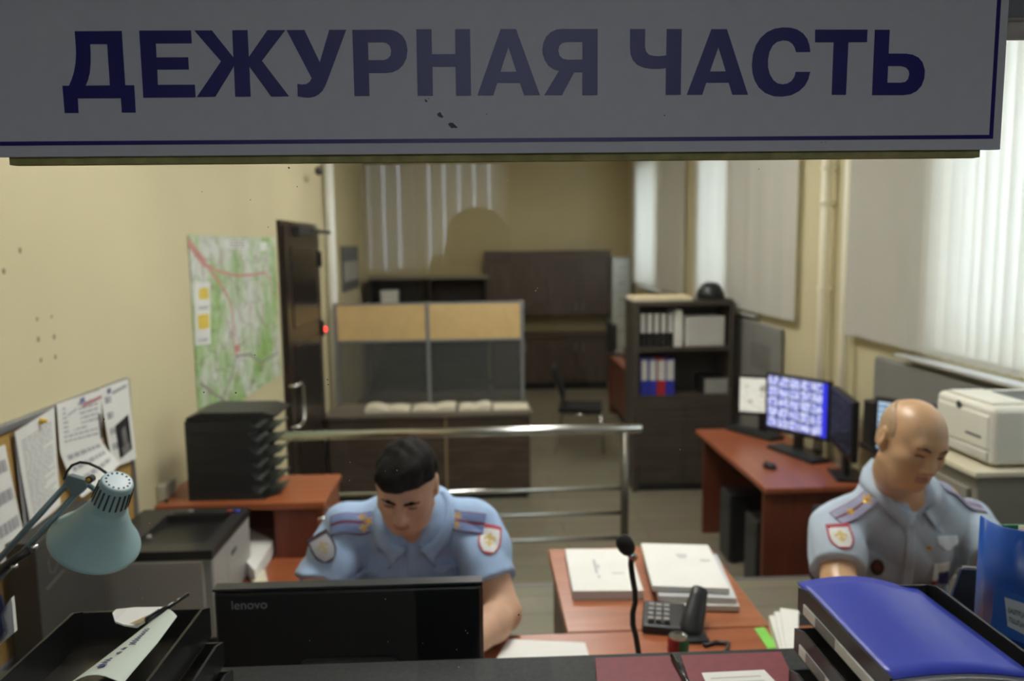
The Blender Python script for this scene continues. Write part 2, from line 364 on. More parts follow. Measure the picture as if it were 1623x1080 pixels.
# ------------------------------------------------------------------ the sign
SY = 0.894
def sgn(x, y, Y=SY): p = PY(x, y, Y); return (p.x, p.z)
br_ = PY(1585, 237, SY); SXR, SZB = br_.x, br_.z
sign = thing('sign', 'long grey-white sign with navy capital letters on the glass, across the top', 'sign', (0, SY, SZB))
part(sign, 'board', MB().bx(-0.62, SXR, SY, SY+0.005, SZB, SZB+0.34), board_m, world=True)
mb = MB()
zb0, zb1 = PY(800, 225.6, SY).z, PY(800, 219.2, SY).z
xb0, xb1 = PY(1567.5, 219, SY).x, PY(1573.5, 219, SY).x
mb.bx(-0.62, xb1, SY-0.0005, SY, zb0, zb1); mb.bx(xb0, xb1, SY-0.0005, SY, zb1, SZB+0.33)
part(sign, 'border_line', mb, navy_m, world=True)
fz = PY(800, 255.5, SY+0.006).z
part(sign, 'foam_tape', MB().bx(PY(16, 250, 0.901).x, PY(1551, 248, 0.901).x, SY+0.005, GY-0.003, fz, SZB+0.03), mat('olive_foam_tape', (158, 152, 98), 0.85, var=0.25, scale=40), world=True)
def cr(x0, pts): return [(x0+x/5.41, 30+y/5.41) for x, y in pts]
GL = [
 (90, [[(155,107),(558,104),(588,570),(665,570),(678,803),(560,803),(551,680),(181,683),(188,808),(70,808),(50,574),(107,574),(130,520),(150,455),(163,380),(168,300),(163,200)],
       [(286,217),(434,217),(457,571),(249,573),(270,520),(284,460),(291,380),(291,300)]]),
 (90, [[(708,101),(1152,100),(1158,210),(849,212),(856,331),(1128,330),(1133,434),(862,436),(868,566),(1185,565),(1191,673),(744,676)]]),
 (370, [[(-335,100),(-183,100),(0,330),(-9,98),(122,97),(133,328),(293,97),(445,97),(245,360),(478,665),(325,667),(137,410),(148,667),(16,668),(5,405),(-155,668),(-312,670),(-105,365)]]),
 (370, [[(457,97),(610,96),(741,372),(822,95),(967,94),(825,480),(790,570),(765,615),(735,645),(700,665),(655,675),(610,674),(552,664),(549,558),(590,564),(625,560),(655,540),(672,510)]]),
 (370, [[(1020,95),(1310,93),(1360,97),(1405,112),(1450,145),(1480,195),(1493,270),(1483,340),(1455,395),(1415,435),(1365,457),(1310,464),(1162,465),(1167,660),(1038,662)],
        [(1154,202),(1275,201),(1310,207),(1340,230),(1353,275),(1347,315),(1325,342),(1290,354),(1158,355)]]),
 (650, [[(53,90),(184,90),(188,304),(388,303),(386,89),(514,89),(523,658),(394,659),(390,411),(192,411),(196,659),(65,660)]]),
 (650, [[(775,88),(908,88),(1113,655),(977,655),(943,549),(748,549),(714,656),(577,657)], [(843,240),(912,454),(775,455)]]),
 (650, [[(1608,87),(1606,653),(1475,654),(1477,458),(1408,458),(1302,655),(1150,655),(1277,445),(1230,432),(1185,400),(1155,355),(1138,305),(1134,265),(1142,205),(1165,155),(1205,115),(1255,93),(1310,87)],
        [(1477,197),(1477,350),(1350,351),(1310,343),(1282,318),(1270,272),(1280,232),(1305,206),(1345,196)]]),
 (980, [[(101,88),(230,88),(228,240),(237,280),(262,308),(310,320),(360,320),(410,314),(414,88),(543,88),(534,651),(405,652),(408,422),(350,427),(285,428),(220,418),(165,395),(125,355),(105,305),(100,240)]]),
 (980, [[(797,89),(930,89),(1110,651),(977,651),(947,547),(753,548),(719,651),(586,652)], [(858,240),(921,451),(785,452)]]),
 (1180, [[(563,284),(555,225),(535,170),(500,125),(450,92),(390,76),(325,74),(255,85),(190,115),(135,165),(95,230),(72,305),(63,390),(68,460),(88,530),(125,590),(180,637),(250,662),(325,666),(400,655),(465,622),(515,575),(545,520),(562,455),(438,455),(425,500),(400,535),(365,555),(325,562),(280,553),(245,525),(215,475),(200,415),(200,350),(212,285),(240,230),(280,197),(330,184),(375,190),(410,213),(430,245),(441,284)]]),
 (1180, [[(605,93),(1053,93),(1048,200),(889,201),(868,651),(747,652),(764,201),(604,201)]]),
 (1180, [[(1117,94),(1243,94),(1234,298),(1385,299),(1440,308),(1490,332),(1525,375),(1544,440),(1540,510),(1515,575),(1475,620),(1425,645),(1360,654),(1093,654)],
         [(1229,405),(1345,405),(1385,417),(1408,445),(1412,475),(1402,515),(1378,540),(1340,548),(1223,548)]]),
]
cu = bpy.data.curves.new('lettering', 'CURVE'); cu.dimensions = '2D'; cu.fill_mode = 'BOTH'; cu.extrude = 0.0003
for x0, loops in GL:
    for lp in loops:
        sp = cu.splines.new('POLY'); pts = [sgn(x, y) for x, y in cr(x0, lp)]
        sp.points.add(len(pts)-1); sp.use_cyclic_u = True
        for q, (x, z) in zip(sp.points, pts): q.co = (x, z, 0, 1)
t = bpy.data.objects.new('tmp', cu); COL.objects.link(t)
me = bpy.data.meshes.new_from_object(t.evaluated_get(bpy.context.evaluated_depsgraph_get())); bpy.data.objects.remove(t)
me.transform(Matrix(((1, 0, 0, 0), (0, 0, 1, SY-0.0004-SY), (0, 1, 0, -SZB), (0, 0, 0, 1)))); me.materials.clear(); me.materials.append(navy_m)
ob = bpy.data.objects.new('lettering', me); COL.objects.link(ob); ob.parent = sign
# stains and scratches on the board
def blot(pts):
    mb = MB().prism([sgn(x, y) for x, y in pts], -0.0002, 0.0002, Matrix(((1,0,0,0),(0,0,-1,SY),(0,1,0,0),(0,0,0,1))))
    part(sign, 'stain', mb, mat('grey_stain', (92, 94, 98), 0.8, var=0.2, scale=200), world=True)
blot([(692.5,181),(697,177.5),(699,179),(700,182),(703,184.5),(701.5,187),(698,186.5),(694,184)])
blot([(710,197),(713,194.5),(718,195),(721,198),(725,201.5),(723.5,203.6),(719,202.3),(716.5,204),(713,201)])
blot([(673,158),(675,157),(676,159),(678.5,160.5),(676.5,162),(673.8,161.5)]); blot([(678.5,156),(680,155.5),(680,157.5),(678.8,157.5)])
blot([(1052,182),(1054,182),(1054.5,184),(1052.5,184.2)]); blot([(770,180),(772,180),(772,181.5),(770.4,181.6)]); blot([(1301,225.4),(1302,225),(1302.6,227),(1301.6,227)]); blot([(1307,225),(1309,226),(1308.6,227.4)])
# specks of dirt on the glass
mb = MB(); mb2 = MB(); rnd = random.Random(5)
def speck(m, x, y, r):
    c = PY(x, y, GY-0.0045); a0 = rnd.random()*3; r *= 1.0
    m.prism([(r*rnd.uniform(0.6, 1.2)*math.cos(a0+a), r*rnd.uniform(0.6, 1.2)*math.sin(a0+a)) for a in (0, 1, 2, 3, 4, 5.2)], -0.0001, 0.0001, basis((1,0,0),(0,0,1),(0,-1,0), c))
for x, y, r in [(458,266,.0011),(471,296,.0008),(323,622,.0008),(374,623,.001),(404,563,.0006),(425,360,.0006),(519,602,.0009),(520,610,.0009),(822,975,.0011),(1314,836,.0008),(1203,268,.0006),(165,665,.0007),(320,304,.0005),(397,317,.0005),(1014,372,.0005),(61,240,.001)]: speck(mb, x, y, r)
for x, y, r in [(555,733,.0006),(629,746,.0007),(611,747,.0005),(849,461,.0008),(852,457,.0006),(554,762,.0005),(1078,713,.0007),(223,934,.0006),(226,948,.0006),(237,830,.0006),(611,950,.0006),(738,1000,.0007),(741,1004,.0008),(724,1030,.0007),(727,1058,.0008),(491,1016,.0005),(615,1018,.0006),(670,1020,.0005),(805,286,.0005)]: speck(mb2, x, y, r)
part(pan, 'dust_speck', mb, darkink); part(pan, 'dust_fleck', mb2, paper_m)

mb = MB()
for x, y, r in ((59, 506, .007), (82, 502, .006), (61, 538, .009), (86, 534, .009), (65, 571, .008), (88, 566, .008), (32, 397, .009), (6, 430, .009)):
    p = PX(x, y, XW+0.0005); mb.lathe([(r, 0), (r*0.6, 0.0012)], 10, basis((0,1,0),(0,0,1),(1,0,0), p))
hw = link('screw_hole', mb, mat('hole_grey', (150, 140, 112), 0.9)); hw.parent = bpy.data.objects['wall_left']
# ------------------------------------------------------------------ far end of the room
# low cupboard and wall cupboard on the back wall
r = thing('low_cupboard', 'dark brown low cupboard against the back wall under the big wall cabinet', 'cupboard', (1.0, 11.8, 0))
bp0, bp1 = 0.19, 1.86
part(r, 'carcass', MB().bx(bp0, bp1, 11.33, 11.82, 0.10, 0.76), dwood, world=True)
part(r, 'plinth', MB().bx(bp0+0.02, bp1-0.02, 11.37, 11.82, 0.0, 0.10), black, world=True)
part(r, 'worktop', MB().bx(bp0-0.02, bp1+0.02, 11.29, 11.82, 0.76, 0.79), dwood, bevel=0.003, world=True)
for k in range(4):
    a = bp0+0.01+(bp1-bp0-0.02)*k/4; b = bp0+0.01+(bp1-bp0-0.02)*(k+1)/4-0.008
    d = part(r, 'door', MB().bx(a, b, 11.308, 11.328, 0.12, 0.745), dwoodv, bevel=0.002, world=True)
    part(d, 'handle', MB().tube([(b-0.05 if k % 2 == 0 else a+0.05, 11.295, 0.55), (b-0.05 if k % 2 == 0 else a+0.05, 11.295, 0.68)], 0.006, 8), alu, world=True)
r = thing('wall_cabinet', 'wide dark brown cabinet hung on the back wall, above the low cupboard', 'cabinet', (1.0, 11.84, 1.07))
tl = PY(768, 399, 11.4); tr = PY(968, 398, 11.4); bl = PY(768, 501, 11.4)
part(r, 'carcass', MB().bx(tl.x, tr.x, 11.43, 11.848, bl.z, tl.z), dwood, world=True)
for k in range(4):
    a = tl.x+(tr.x-tl.x)*k/4+0.003; b = tl.x+(tr.x-tl.x)*(k+1)/4-0.003
    d = part(r, 'door', MB().bx(a, b, 11.408, 11.428, bl.z+0.004, tl.z-0.14), dwoodv, bevel=0.002, world=True)
    part(d, 'handle', MB().tube([(b-0.04 if k % 2 == 0 else a+0.04, 11.395, bl.z+0.06), (b-0.04 if k % 2 == 0 else a+0.04, 11.395, bl.z+0.18)], 0.006, 8), alu, world=True)
part(r, 'cornice', MB().bx(tl.x-0.01, tr.x+0.01, 11.40, 11.848, tl.z-0.13, tl.z), dwood, world=True)
# pale narrow drawer column in the back right corner
a, b, c = PY(971, 409, 11.3), PY(1001, 409, 11.3), PY(985, 560, 11.3)
r = thing('drawer_tower', 'tall narrow pale grey tower of drawers beside the wall cabinet in the back corner', 'drawers', ((a.x+b.x)/2, 11.5, 0))
pale = mat('pale_grey', (186, 190, 184), 0.5)
part(r, 'carcass', MB().bx(a.x, b.x, 11.32, 11.8, 0, a.z), pale, world=True)
zz = a.z-0.02
for k in range(8):
    h = (a.z-0.06)/8
    d = part(r, 'drawer', MB().bx(a.x+0.012, b.x-0.012, 11.30, 11.32, zz-h+0.008, zz-0.008), pale, bevel=0.003, world=True)
    part(d, 'handle', MB().bx((a.x+b.x)/2-0.05, (a.x+b.x)/2+0.05, 11.288, 11.30, zz-h/2-0.01, zz-h/2+0.01), alu, world=True); zz -= h
# black open shelf unit behind the partition
a, b = PY(583, 441, 11.2), PY(772, 438, 11.2); top = (a.z+b.z)/2
r = thing('shelf_unit', 'black open shelf unit against the back wall, seen over the partition', 'shelf', ((a.x+b.x)/2, 11.5, 0))
blackwood = wood('black_wood', (26, 24, 22), (38, 34, 30), 0.5, 'X')
ml = PY(681, 440, 11.2).x
part(r, 'top', MB().bx(a.x-0.02, b.x+0.02, 11.2, 11.8, top-0.03, top), mat('grey_edge', (120, 116, 104), 0.5), world=True)
part(r, 'back_panel', MB().bx(a.x, b.x, 11.77, 11.79, 0, top-0.03), blackwood, world=True)
for x in (a.x, ml-0.015, b.x-0.03): part(r, 'upright', MB().bx(x, x+0.03, 11.22, 11.77, 0, top-0.03), blackwood, world=True)
for z in (0.05, 0.42, 0.80, 1.17): part(r, 'shelf', MB().bx(a.x+0.03, b.x-0.03, 11.23, 11.77, z-0.02, z), blackwood, world=True)
a, b = PY(604, 461, 11.3), PY(630, 485, 11.3)
bz = 1.17
r = thing('archive_box', 'small white cardboard box standing in the black shelf unit', 'box', ((a.x+b.x)/2, 11.4, bz))
part(r, 'body', MB().bx(-0.12, 0.12, -0.1, 0.14, 0, a.z-bz-0.03), paper_m, bevel=0.004)
part(r, 'lid', MB().bx(-0.125, 0.125, -0.105, 0.145, a.z-bz-0.07, a.z-bz), paper_m, bevel=0.004)
# framed notice on the far left wall
XF = -1.64
c = [PX(x, y, XF) for x, y in ((542, 391), (567, 388), (567, 458), (542, 465))]
y0, y1, z0, z1 = c[0].y, c[1].y, c[3].z, c[0].z
r = thing('wall_notice', 'grey two-tone framed notice on the far left wall, beyond the white pipe', 'notice', (XF, (y0+y1)/2, z0))
part(r, 'frame', MB().bx(-1.659, XF, y0, y1, z0, z1), mat('slate_frame', (96, 98, 100), 0.5), world=True)
part(r, 'sheet', MB().bx(XF, XF+0.004, y0+0.09, y1-0.09, z0+0.12, z0+(z1-z0)*0.66), mat('pale_sheet', (176, 176, 172), 0.7), world=True)
part(r, 'header', MB().bx(XF, XF+0.004, y0+0.05, y1-0.05, z0+(z1-z0)*0.70, z1-0.04), mat('slate_sheet', (112, 116, 122), 0.7), world=True)
# far cherry desk with black telephone and thin black monitor
yb, yf, xl = 9.75, 7.55, 1.57
r = thing('desk', 'cherry desk at the far end, partly hidden behind the bookcase', 'desk', (1.9, 8.6, 0))
part(r, 'desktop', MB().bx(xl, 2.2, yf, yb, 0.72, 0.75), cherry, bevel=0.004, world=True)
for y in (yf+0.05, yb-0.07): part(r, 'side_panel', MB().bx(xl+0.03, 2.18, y, y+0.025, 0, 0.72), cherry_d, world=True)
part(r, 'modesty_panel', MB().bx(xl+0.05, xl+0.07, yf+0.08, yb-0.07, 0.12, 0.72), cherry_d, world=True)
r = thing('telephone', 'black desk telephone on the far cherry desk by the back corner', 'telephone', (1.80, 9.2, 0.75))
part(r, 'base', MB().prism([(-0.10, 0), (0.10, 0), (0.10, 0.03), (-0.10, 0.07)], -0.11, 0.11, basis((0,1,0),(0,0,1),(1,0,0))), black, bevel=0.006)
part(r, 'handset', MB().tube([(-0.07, -0.09, 0.085), (-0.07, -0.05, 0.105), (-0.07, 0.05, 0.105), (-0.07, 0.09, 0.085)], [0.026, 0.018, 0.018, 0.026], 10), black, smooth=True)
a, b = PY(953, 513, 9.55), PY(963, 553, 9.55)
r = thing('thin_monitor', 'black monitor seen edge-on at the near end of the far cherry desk', 'monitor', (1.60, 9.55, 0.75))
part(r, 'screen', MB().bx(-0.02, 0.03, -0.25, 0.25, 0.08, a.z-0.75), black, bevel=0.006)
part(r, 'stand', MB().bx(0.0, 0.03, -0.03, 0.03, 0.01, 0.2).bx(-0.06, 0.12, -0.11, 0.11, 0, 0.012), black, bevel=0.003)
# black visitor chair
r = thing('visitor_chair', 'black upholstered chair with steel legs at the far cherry desk', 'chair', (1.02, 7.95, 0), math.radians(-8))
fab = mat('black_fabric', (26, 27, 28), 0.9, var=0.15, scale=120)
part(r, 'seat', MB().bx(-0.22, 0.22, -0.22, 0.22, 0.42, 0.47), fab, bevel=0.02)
part(r, 'backrest', MB().prism([(-0.20, 0.56), (-0.155, 0.55), (-0.19, 0.70), (-0.25, 0.87), (-0.285, 0.865), (-0.235, 0.70)], -0.21, 0.21, basis((1,0,0),(0,0,1),(0,-1,0))), fab, bevel=0.012)
for sx, sy in ((-1,-1),(-1,1),(1,-1),(1,1)):
    if sx > 0: part(r, 'leg', MB().tube([(0.20, sy*0.20, 0.42), (0.235, sy*0.225, 0.012)], 0.011, 10), steel, smooth=True)
    else: part(r, 'leg', MB().tube([(-0.25, sy*0.19, 0.80), (-0.19, sy*0.20, 0.52), (-0.18, sy*0.20, 0.40), (-0.25, sy*0.225, 0.012)], 0.011, 10), steel, smooth=True)
part(r, 'seat_frame', MB().tube([(-0.2, -0.2, 0.41), (0.2, -0.2, 0.41), (0.2, 0.2, 0.41), (-0.2, 0.2, 0.41), (-0.2, -0.2, 0.41)], 0.011, 8), steel, smooth=True)
# ------------------------------------------------------------------ service counter with partition and open journals
CF, CXL, CXR = 6.40, -1.25, 0.405
r = thing('service_counter', 'long dark oak counter across the middle of the room, behind the railing', 'counter', ((CXL+CXR)/2, CF, 0))
part(r, 'worktop', MB().bx(CXL, CXR+0.015, CF-0.02, CF+0.43, 0.705, 0.74), wood('oak_top', (104, 94, 82), (124, 113, 98), 0.4, 'X'), bevel=0.004, world=True)
part(r, 'plinth', MB().bx(CXL+0.03, CXR-0.03, CF+0.05, CF+0.40, 0.0, 0.06), black, world=True)
part(r, 'carcass', MB().bx(CXL, CXR, CF+0.02, CF+0.42, 0.06, 0.705), dwood, world=True)
sx = PY(708, 720, CF).x
for x0, x1 in ((CXL+0.02, sx-0.012), (sx+0.006, CXR-0.006)):
    part(r, 'front_panel', MB().bx(x0, x1, CF, CF+0.02, 0.08, 0.555), dwood, bevel=0.002, world=True)
    part(r, 'drawer_front', MB().bx(x0, x1, CF, CF+0.02, 0.563, 0.695), dwood, bevel=0.002, world=True)
part(r, 'edge_strip', MB().bx(sx-0.012, sx+0.006, CF+0.004, CF+0.02, 0.08, 0.695), mat('oak_edge', (150, 128, 92), 0.5), world=True)
PYD = 6.795
r = thing('desk_partition', 'partition of two beige panels over grey glass in an aluminium frame, standing on the counter', 'partition', (-0.4, PYD, 0.74))
xa, xm, xb = PY(531, 482, PYD).x, PY(677, 480, PYD).x, PY(827, 478, PYD).x
zt, zm, zb = PY(677, 480, PYD).z, PY(677, 538, PYD).z, 0.75
beige = mat('beige_panel', (206, 176, 122), 0.7, var=0.05, scale=10)
pglass = pane('grey_partition_glass', body=0.42, bodycol=(84, 87, 86), rough=0.25, refl=1.2)
for x0, x1 in ((xa, xm), (xm, xb)):
    part(r, 'beige_panel', MB().bx(x0+0.012, x1-0.012, PYD-0.012, PYD+0.012, zm, zt-0.012), beige, world=True)
    part(r, 'glass_panel', MB().bx(x0+0.012, x1-0.012, PYD-0.003, PYD+0.003, zb, zm-0.02), pglass, world=True)
    part(r, 'rail', MB().bx(x0+0.012, x1-0.012, PYD-0.014, PYD+0.014, zm-0.022, zm), alu, world=True)
for x in (xa, xm, xb): part(r, 'post', MB().bx(x-0.016, x+0.016, PYD-0.018, PYD+0.018, 0.741, zt+0.004), alu, bevel=0.003, world=True)
part(r, 'top_rail', MB().bx(xa+0.016, xb-0.016, PYD-0.014, PYD+0.014, zt-0.012, zt+0.002), alu, world=True)
# open journals on the counter top
def journal(x0, x1, curl, label, seed):
    cx_ = (x0+x1)/2; w = (x1-x0)/2; y0, y1 = 6.43, 6.66
    t = thing('journal', label, 'book', (cx_, (y0+y1)/2, 0.74), 0, 'open journals along the counter')
    mb = MB(); n = 10; rows = []
    for i in range(n+1):
        u = -1+2*i/n; z = 0.016+curl*(0.022*math.sin(abs(u)*PI*0.9)+0.012*u*(1 if seed % 2 else -1)); rows.append((cx_+u*w, max(z, 0.012)))
    vs = []
    for x, z in rows: vs += [(x, y0, 0.74+z), (x, y1, 0.74+z+0.004), (x, y0, 0.742), (x, y1, 0.742)]
    fs = []
    for i in range(n):
        a, b = 4*i, 4*(i+1); fs += [(a, b, b+1, a+1), (a+2, a+3, b+3, b+2), (a, a+2, b+2, b), (a+1, b+1, b+3, a+3)]
    fs += [(0, 1, 3, 2), (4*n, 4*n+2, 4*n+3, 4*n+1)]
    mb.add(vs, fs); part(t, 'pages', mb, paper2_m, smooth=False, world=True)
    part(t, 'cover', MB().bx(x0-0.008, x1+0.008, y0-0.006, y1+0.006, 0.7405, 0.744), charcoal, world=True)
jx = [(PY(578, 650, 6.44).x, PY(648, 650, 6.44).x), (PY(653, 650, 6.44).x, PY(722, 650, 6.44).x), (PY(727, 650, 6.44).x, PY(778, 650, 6.44).x), (PY(782, 650, 6.44).x, PY(838, 650, 6.44).x)]
journal(jx[0][0], jx[0][1], 1.0, 'open journal with curled pages, leftmost of the row on the long counter', 0)
journal(jx[1][0], jx[1][1], 0.9, 'open journal with sagging pages, second from the left on the long counter', 1)
journal(jx[2][0], jx[2][1], 0.9, 'open journal third from the left, touching the flat one on the long counter', 1)
journal(jx[3][0], jx[3][1], 0.05, 'flat white journal at the right end of the long counter', 1)
# ------------------------------------------------------------------ bookcase with binders
BF, BB = 6.5, 6.86
bx0, bx1 = PY(1004, 475, BF).x, PY(1164, 480, BF).x
bt = (PY(1004, 475, BF).z+PY(1164, 480, BF).z)/2
s1, s2 = PY(1080, 551, BF).z, PY(1080, 628, BF).z
dk = wood('bookcase_wood', (54, 48, 42), (78, 69, 60), 0.45, 'X')
r = thing('bookcase', 'dark oak bookcase with two open shelves of binders over closed doors', 'bookcase', ((bx0+bx1)/2, (BF+BB)/2, 0))
for x0, x1 in ((bx0, bx0+0.05), (bx1-0.03, bx1)): part(r, 'side_panel', MB().bx(x0, x1, BF, BB, 0.0, bt), dk, bevel=0.002, world=True)
part(r, 'top_panel', MB().bx(bx0+0.05, bx1-0.03, BF, BB, bt-0.035, bt), dk, world=True)
part(r, 'back_panel', MB().bx(bx0+0.05, bx1-0.03, BB-0.012, BB, 0.06, bt-0.035), mat('bookcase_back', (40, 36, 32), 0.6), world=True)
for z in (s1, s2): part(r, 'shelf', MB().bx(bx0+0.05, bx1-0.03, BF+0.01, BB-0.012, z-0.03, z), dk, world=True)
part(r, 'plinth', MB().bx(bx0+0.03, bx1-0.03, BF+0.03, BB-0.02, 0, 0.06), black, world=True)
xm = (bx0+bx1)/2+0.01
for x0, x1 in ((bx0+0.052, xm-0.002), (xm+0.002, bx1-0.032)):
    part(r, 'door', MB().bx(x0, x1, BF-0.002, BF+0.018, 0.07, s2-0.034), dk, bevel=0.002, world=True)
pwhite = mat('spine_label', (205, 205, 200), 0.6, var=0.04)
def binder(px0, px1, ytop, z, spine, label, lab, group, allwhite=False):
    x0, x1 = PY(px0, ytop, BF+0.05).x, PY(px1, ytop, BF+0.05).x; h = PY((px0+px1)/2, ytop, BF+0.05).z - z
    t = thing('binder', lab, 'binder', ((x0+x1)/2, BF+0.17, z), 0, group)
    part(t, 'cover', MB().bx(x0, x1, BF+0.05, BF+0.33, z+0.001, z+h), spine, bevel=0.003, world=True)
    if not allwhite:
        part(t, 'spine_label', MB().bx(x0+0.006, x1-0.006, BF+0.047, BF+0.0495, z+h*0.42, z+h-0.008), label, world=True)
    part(t, 'finger_ring', MB().lathe([(0.009, 0), (0.009, 0.004), (0.012, 0.004), (0.012, 0)], 16, axis_matrix(((x0+x1)/2, BF+0.0465, z+h*0.15), (0, 1, 0)), cap0=False, cap1=False), alu, world=True)
pos = ['leftmost', 'second from left', 'third from left', 'fourth from left', 'beside the thick white one']
for k in range(5):
    x = 1014.5+k*10.9; binder(x, x+9.2, 496, s1, black, pwhite, 'black binder with white label on the upper bookcase shelf, '+pos[k], 'binders on the upper shelf')
binder(1069.5, 1082, 492.5, s1, paper_m, pwhite, 'thick all-white binder at the right end of the upper shelf row', 'binders on the upper shelf', True)
for (a, b, m_, l_) in ((1016, 1027, blue_m, 'blue binder with white label at the left end of the lower shelf'), (1029, 1041, blue_m, 'blue binder with white label just left of the red one'),
                       (1042, 1055, red_m, 'red binder with white label between blue ones on the lower shelf'), (1056, 1069, blue_m, 'blue binder with white label just right of the red one')):
    binder(a, b, 570, s2, m_, pwhite, l_, 'binders on the lower shelf')
def archive(px0, px1, y0, z, name, lab, mbody, mface, d0=0.04, cat='box'):
    x0, x1 = PY(px0, y0, BF+d0).x, PY(px1, y0, BF+d0).x; h = PY(px0, y0, BF+d0).z-z
    t = thing(name, lab, cat, ((x0+x1)/2, BF+0.16, z))
    part(t, 'body', MB().bx(x0, x1, BF+d0+0.006, BF+0.31, z+0.001, z+h), mbody, bevel=0.003, world=True)
    part(t, 'front_label', MB().bx(x0+0.006, x1-0.006, BF+d0, BF+d0+0.006, z+0.008, z+h-0.006), mface, world=True)
archive(1089, 1149, 503, s1, 'file_box', 'wide white file box at the right of the upper bookcase shelf', paper_m, mat('grey_label', (190, 190, 184), 0.7))
archive(1116, 1158, 600, s2, 'file_box', 'low dark file box with grey front on the lower bookcase shelf', black, mat('stack_edges', (150, 150, 144), 0.7, var=0.2, scale=20, stretch=(1, 1, 12)))
x0, x1 = PY(1004, 471, BF).x, PY(1098, 471, BF).x
t = thing('paper_stack', 'flat cream stack of folders lying on top of the bookcase', 'papers', ((x0+x1)/2, BF+0.16, bt))
part(t, 'sheets', MB().bx(x0, x1, BF+0.01, BF+0.31, bt, bt+0.03), paper2_m, bevel=0.003, world=True)
part(t, 'top_folder', MB().bx(x0+0.01, x1-0.005, BF+0.015, BF+0.315, bt+0.030, bt+0.038), mat('cream_card', (226, 206, 160), 0.7), world=True)
c = PY(1126, 474, BF+0.17)
t = thing('cap', 'black uniform cap lying on top of the bookcase', 'cap', (c.x, BF+0.17, bt))
part(t, 'crown', MB().lathe([(0.105, 0.0), (0.118, 0.025), (0.112, 0.06), (0.085, 0.115), (0.05, 0.14), (0.0001, 0.146)], 28, cap0=True, cap1=False), black, smooth=True)
part(t, 'visor', MB().lathe([(0.10, 0.0), (0.15, 0.004), (0.15, 0.008), (0.10, 0.012)], 28, Matrix.Translation((0.03, -0.02, 0.0)), cap0=False, cap1=False), black_g, smooth=True)
# ------------------------------------------------------------------ left wall: map, door, pipe, notice board
def wall_pt(x, y, off): return PX(x, y, XW+off)
c = wall_pt(297, 373, 0.004); e = wall_pt(445, 594, 0.004); tr = wall_pt(435, 377, 0.004); bl = wall_pt(317, 677, 0.004)
y0, y1, z0, z1 = (c.y+bl.y)/2, (tr.y+e.y)/2, (e.z+bl.z)/2, (c.z+tr.z)/2
def map_material():
    m = bpy.data.materials.new('map_print'); m.use_nodes = True; nt = m.node_tree; b = nt.nodes['Principled BSDF']; b.inputs['Roughness'].default_value = 0.5
    tc = nt.nodes.new('ShaderNodeTexCoord')
    n1 = nt.nodes.new('ShaderNodeTexNoise'); n1.inputs['Scale'].default_value = 3.2; n1.inputs['Detail'].default_value = 7; n1.inputs['Roughness'].default_value = 0.65
    n2 = nt.nodes.new('ShaderNodeTexNoise'); n2.inputs['Scale'].default_value = 11; n2.inputs['Detail'].default_value = 6
    v = nt.nodes.new('ShaderNodeTexVoronoi'); v.feature = 'DISTANCE_TO_EDGE'; v.inputs['Scale'].default_value = 9
    for q in (n1, n2, v): nt.links.new(tc.outputs['Object'], q.inputs['Vector'])
    r1 = nt.nodes.new('ShaderNodeValToRGB'); el = r1.color_ramp.elements
    el[0].position = 0.42; el[0].color = lin((214, 219, 210)); el[1].position = 0.60; el[1].color = lin((152, 190, 116))
    k = el.new(0.5); k.color = lin((188, 208, 172))
    r2 = nt.nodes.new('ShaderNodeValToRGB'); r2.color_ramp.elements[0].position = 0.52; r2.color_ramp.elements[1].position = 0.72
    r2.color_ramp.elements[0].color = (1, 1, 1, 1); r2.color_ramp.elements[1].color = lin((226, 206, 212))
    mx = nt.nodes.new('ShaderNodeMix'); mx.data_type = 'RGBA'; mx.blend_type = 'MULTIPLY'; mx.inputs['Factor'].default_value = 1
    r3 = nt.nodes.new('ShaderNodeValToRGB'); r3.color_ramp.elements[0].position = 0.0; r3.color_ramp.elements[1].position = 0.05
    r3.color_ramp.elements[0].color = lin((170, 160, 160)); r3.color_ramp.elements[1].color = (1, 1, 1, 1)
    mx2 = nt.nodes.new('ShaderNodeMix'); mx2.data_type = 'RGBA'; mx2.blend_type = 'MULTIPLY'; mx2.inputs['Factor'].default_value = 0.6
    nt.links.new(n1.outputs['Fac'], r1.inputs['Fac']); nt.links.new(n2.outputs['Fac'], r2.inputs['Fac']); nt.links.new(v.outputs['Distance'], r3.inputs['Fac'])
    nt.links.new(r1.outputs['Color'], mx.inputs['A']); nt.links.new(r2.outputs['Color'], mx.inputs['B'])
    nt.links.new(mx.outputs['Result'], mx2.inputs['A']); nt.links.new(r3.outputs['Color'], mx2.inputs['B'])
    nt.links.new(mx2.outputs['Result'], b.inputs['Base Color']); return m
road_red = mat('map_red', (206, 148, 140), 0.6); road_grey = mat('map_grey', (150, 140, 138), 0.6); map_yel = mat('map_yellow', (226, 200, 84), 0.6); map_white = mat('map_white', (226, 228, 224), 0.6)
mb = MB().bx(XW+0.002, XW+0.006, y0, y1, z0, z1)
def strip(pts, w, m, lift=0.0068):
    ps = [PX(x, y, XW+lift) for x, y in pts]
    for p, q in zip(ps, ps[1:]):
        d = (q-p).normalized(); nn = Vector((0, -d.z, d.y))*w; p2 = p-d*w*0.4; q2 = q+d*w*0.4
        mb.quad([p2+nn, q2+nn, q2-nn, p2-nn], m)
strip([(300,385),(312,402),(325,418),(336,432),(350,452),(362,472),(368,492),(370,520),(371,548),(374,565)], 0.010, 1)
strip([(300,385),(312,402),(325,418)], 0.022, 1, 0.0064)
strip([(325,418),(345,430),(372,437),(400,436),(420,432),(430,445),(432,470)], 0.007, 1, 0.0072); strip([(374,380),(376,420),(376,470)], 0.005, 2, 0.0074)
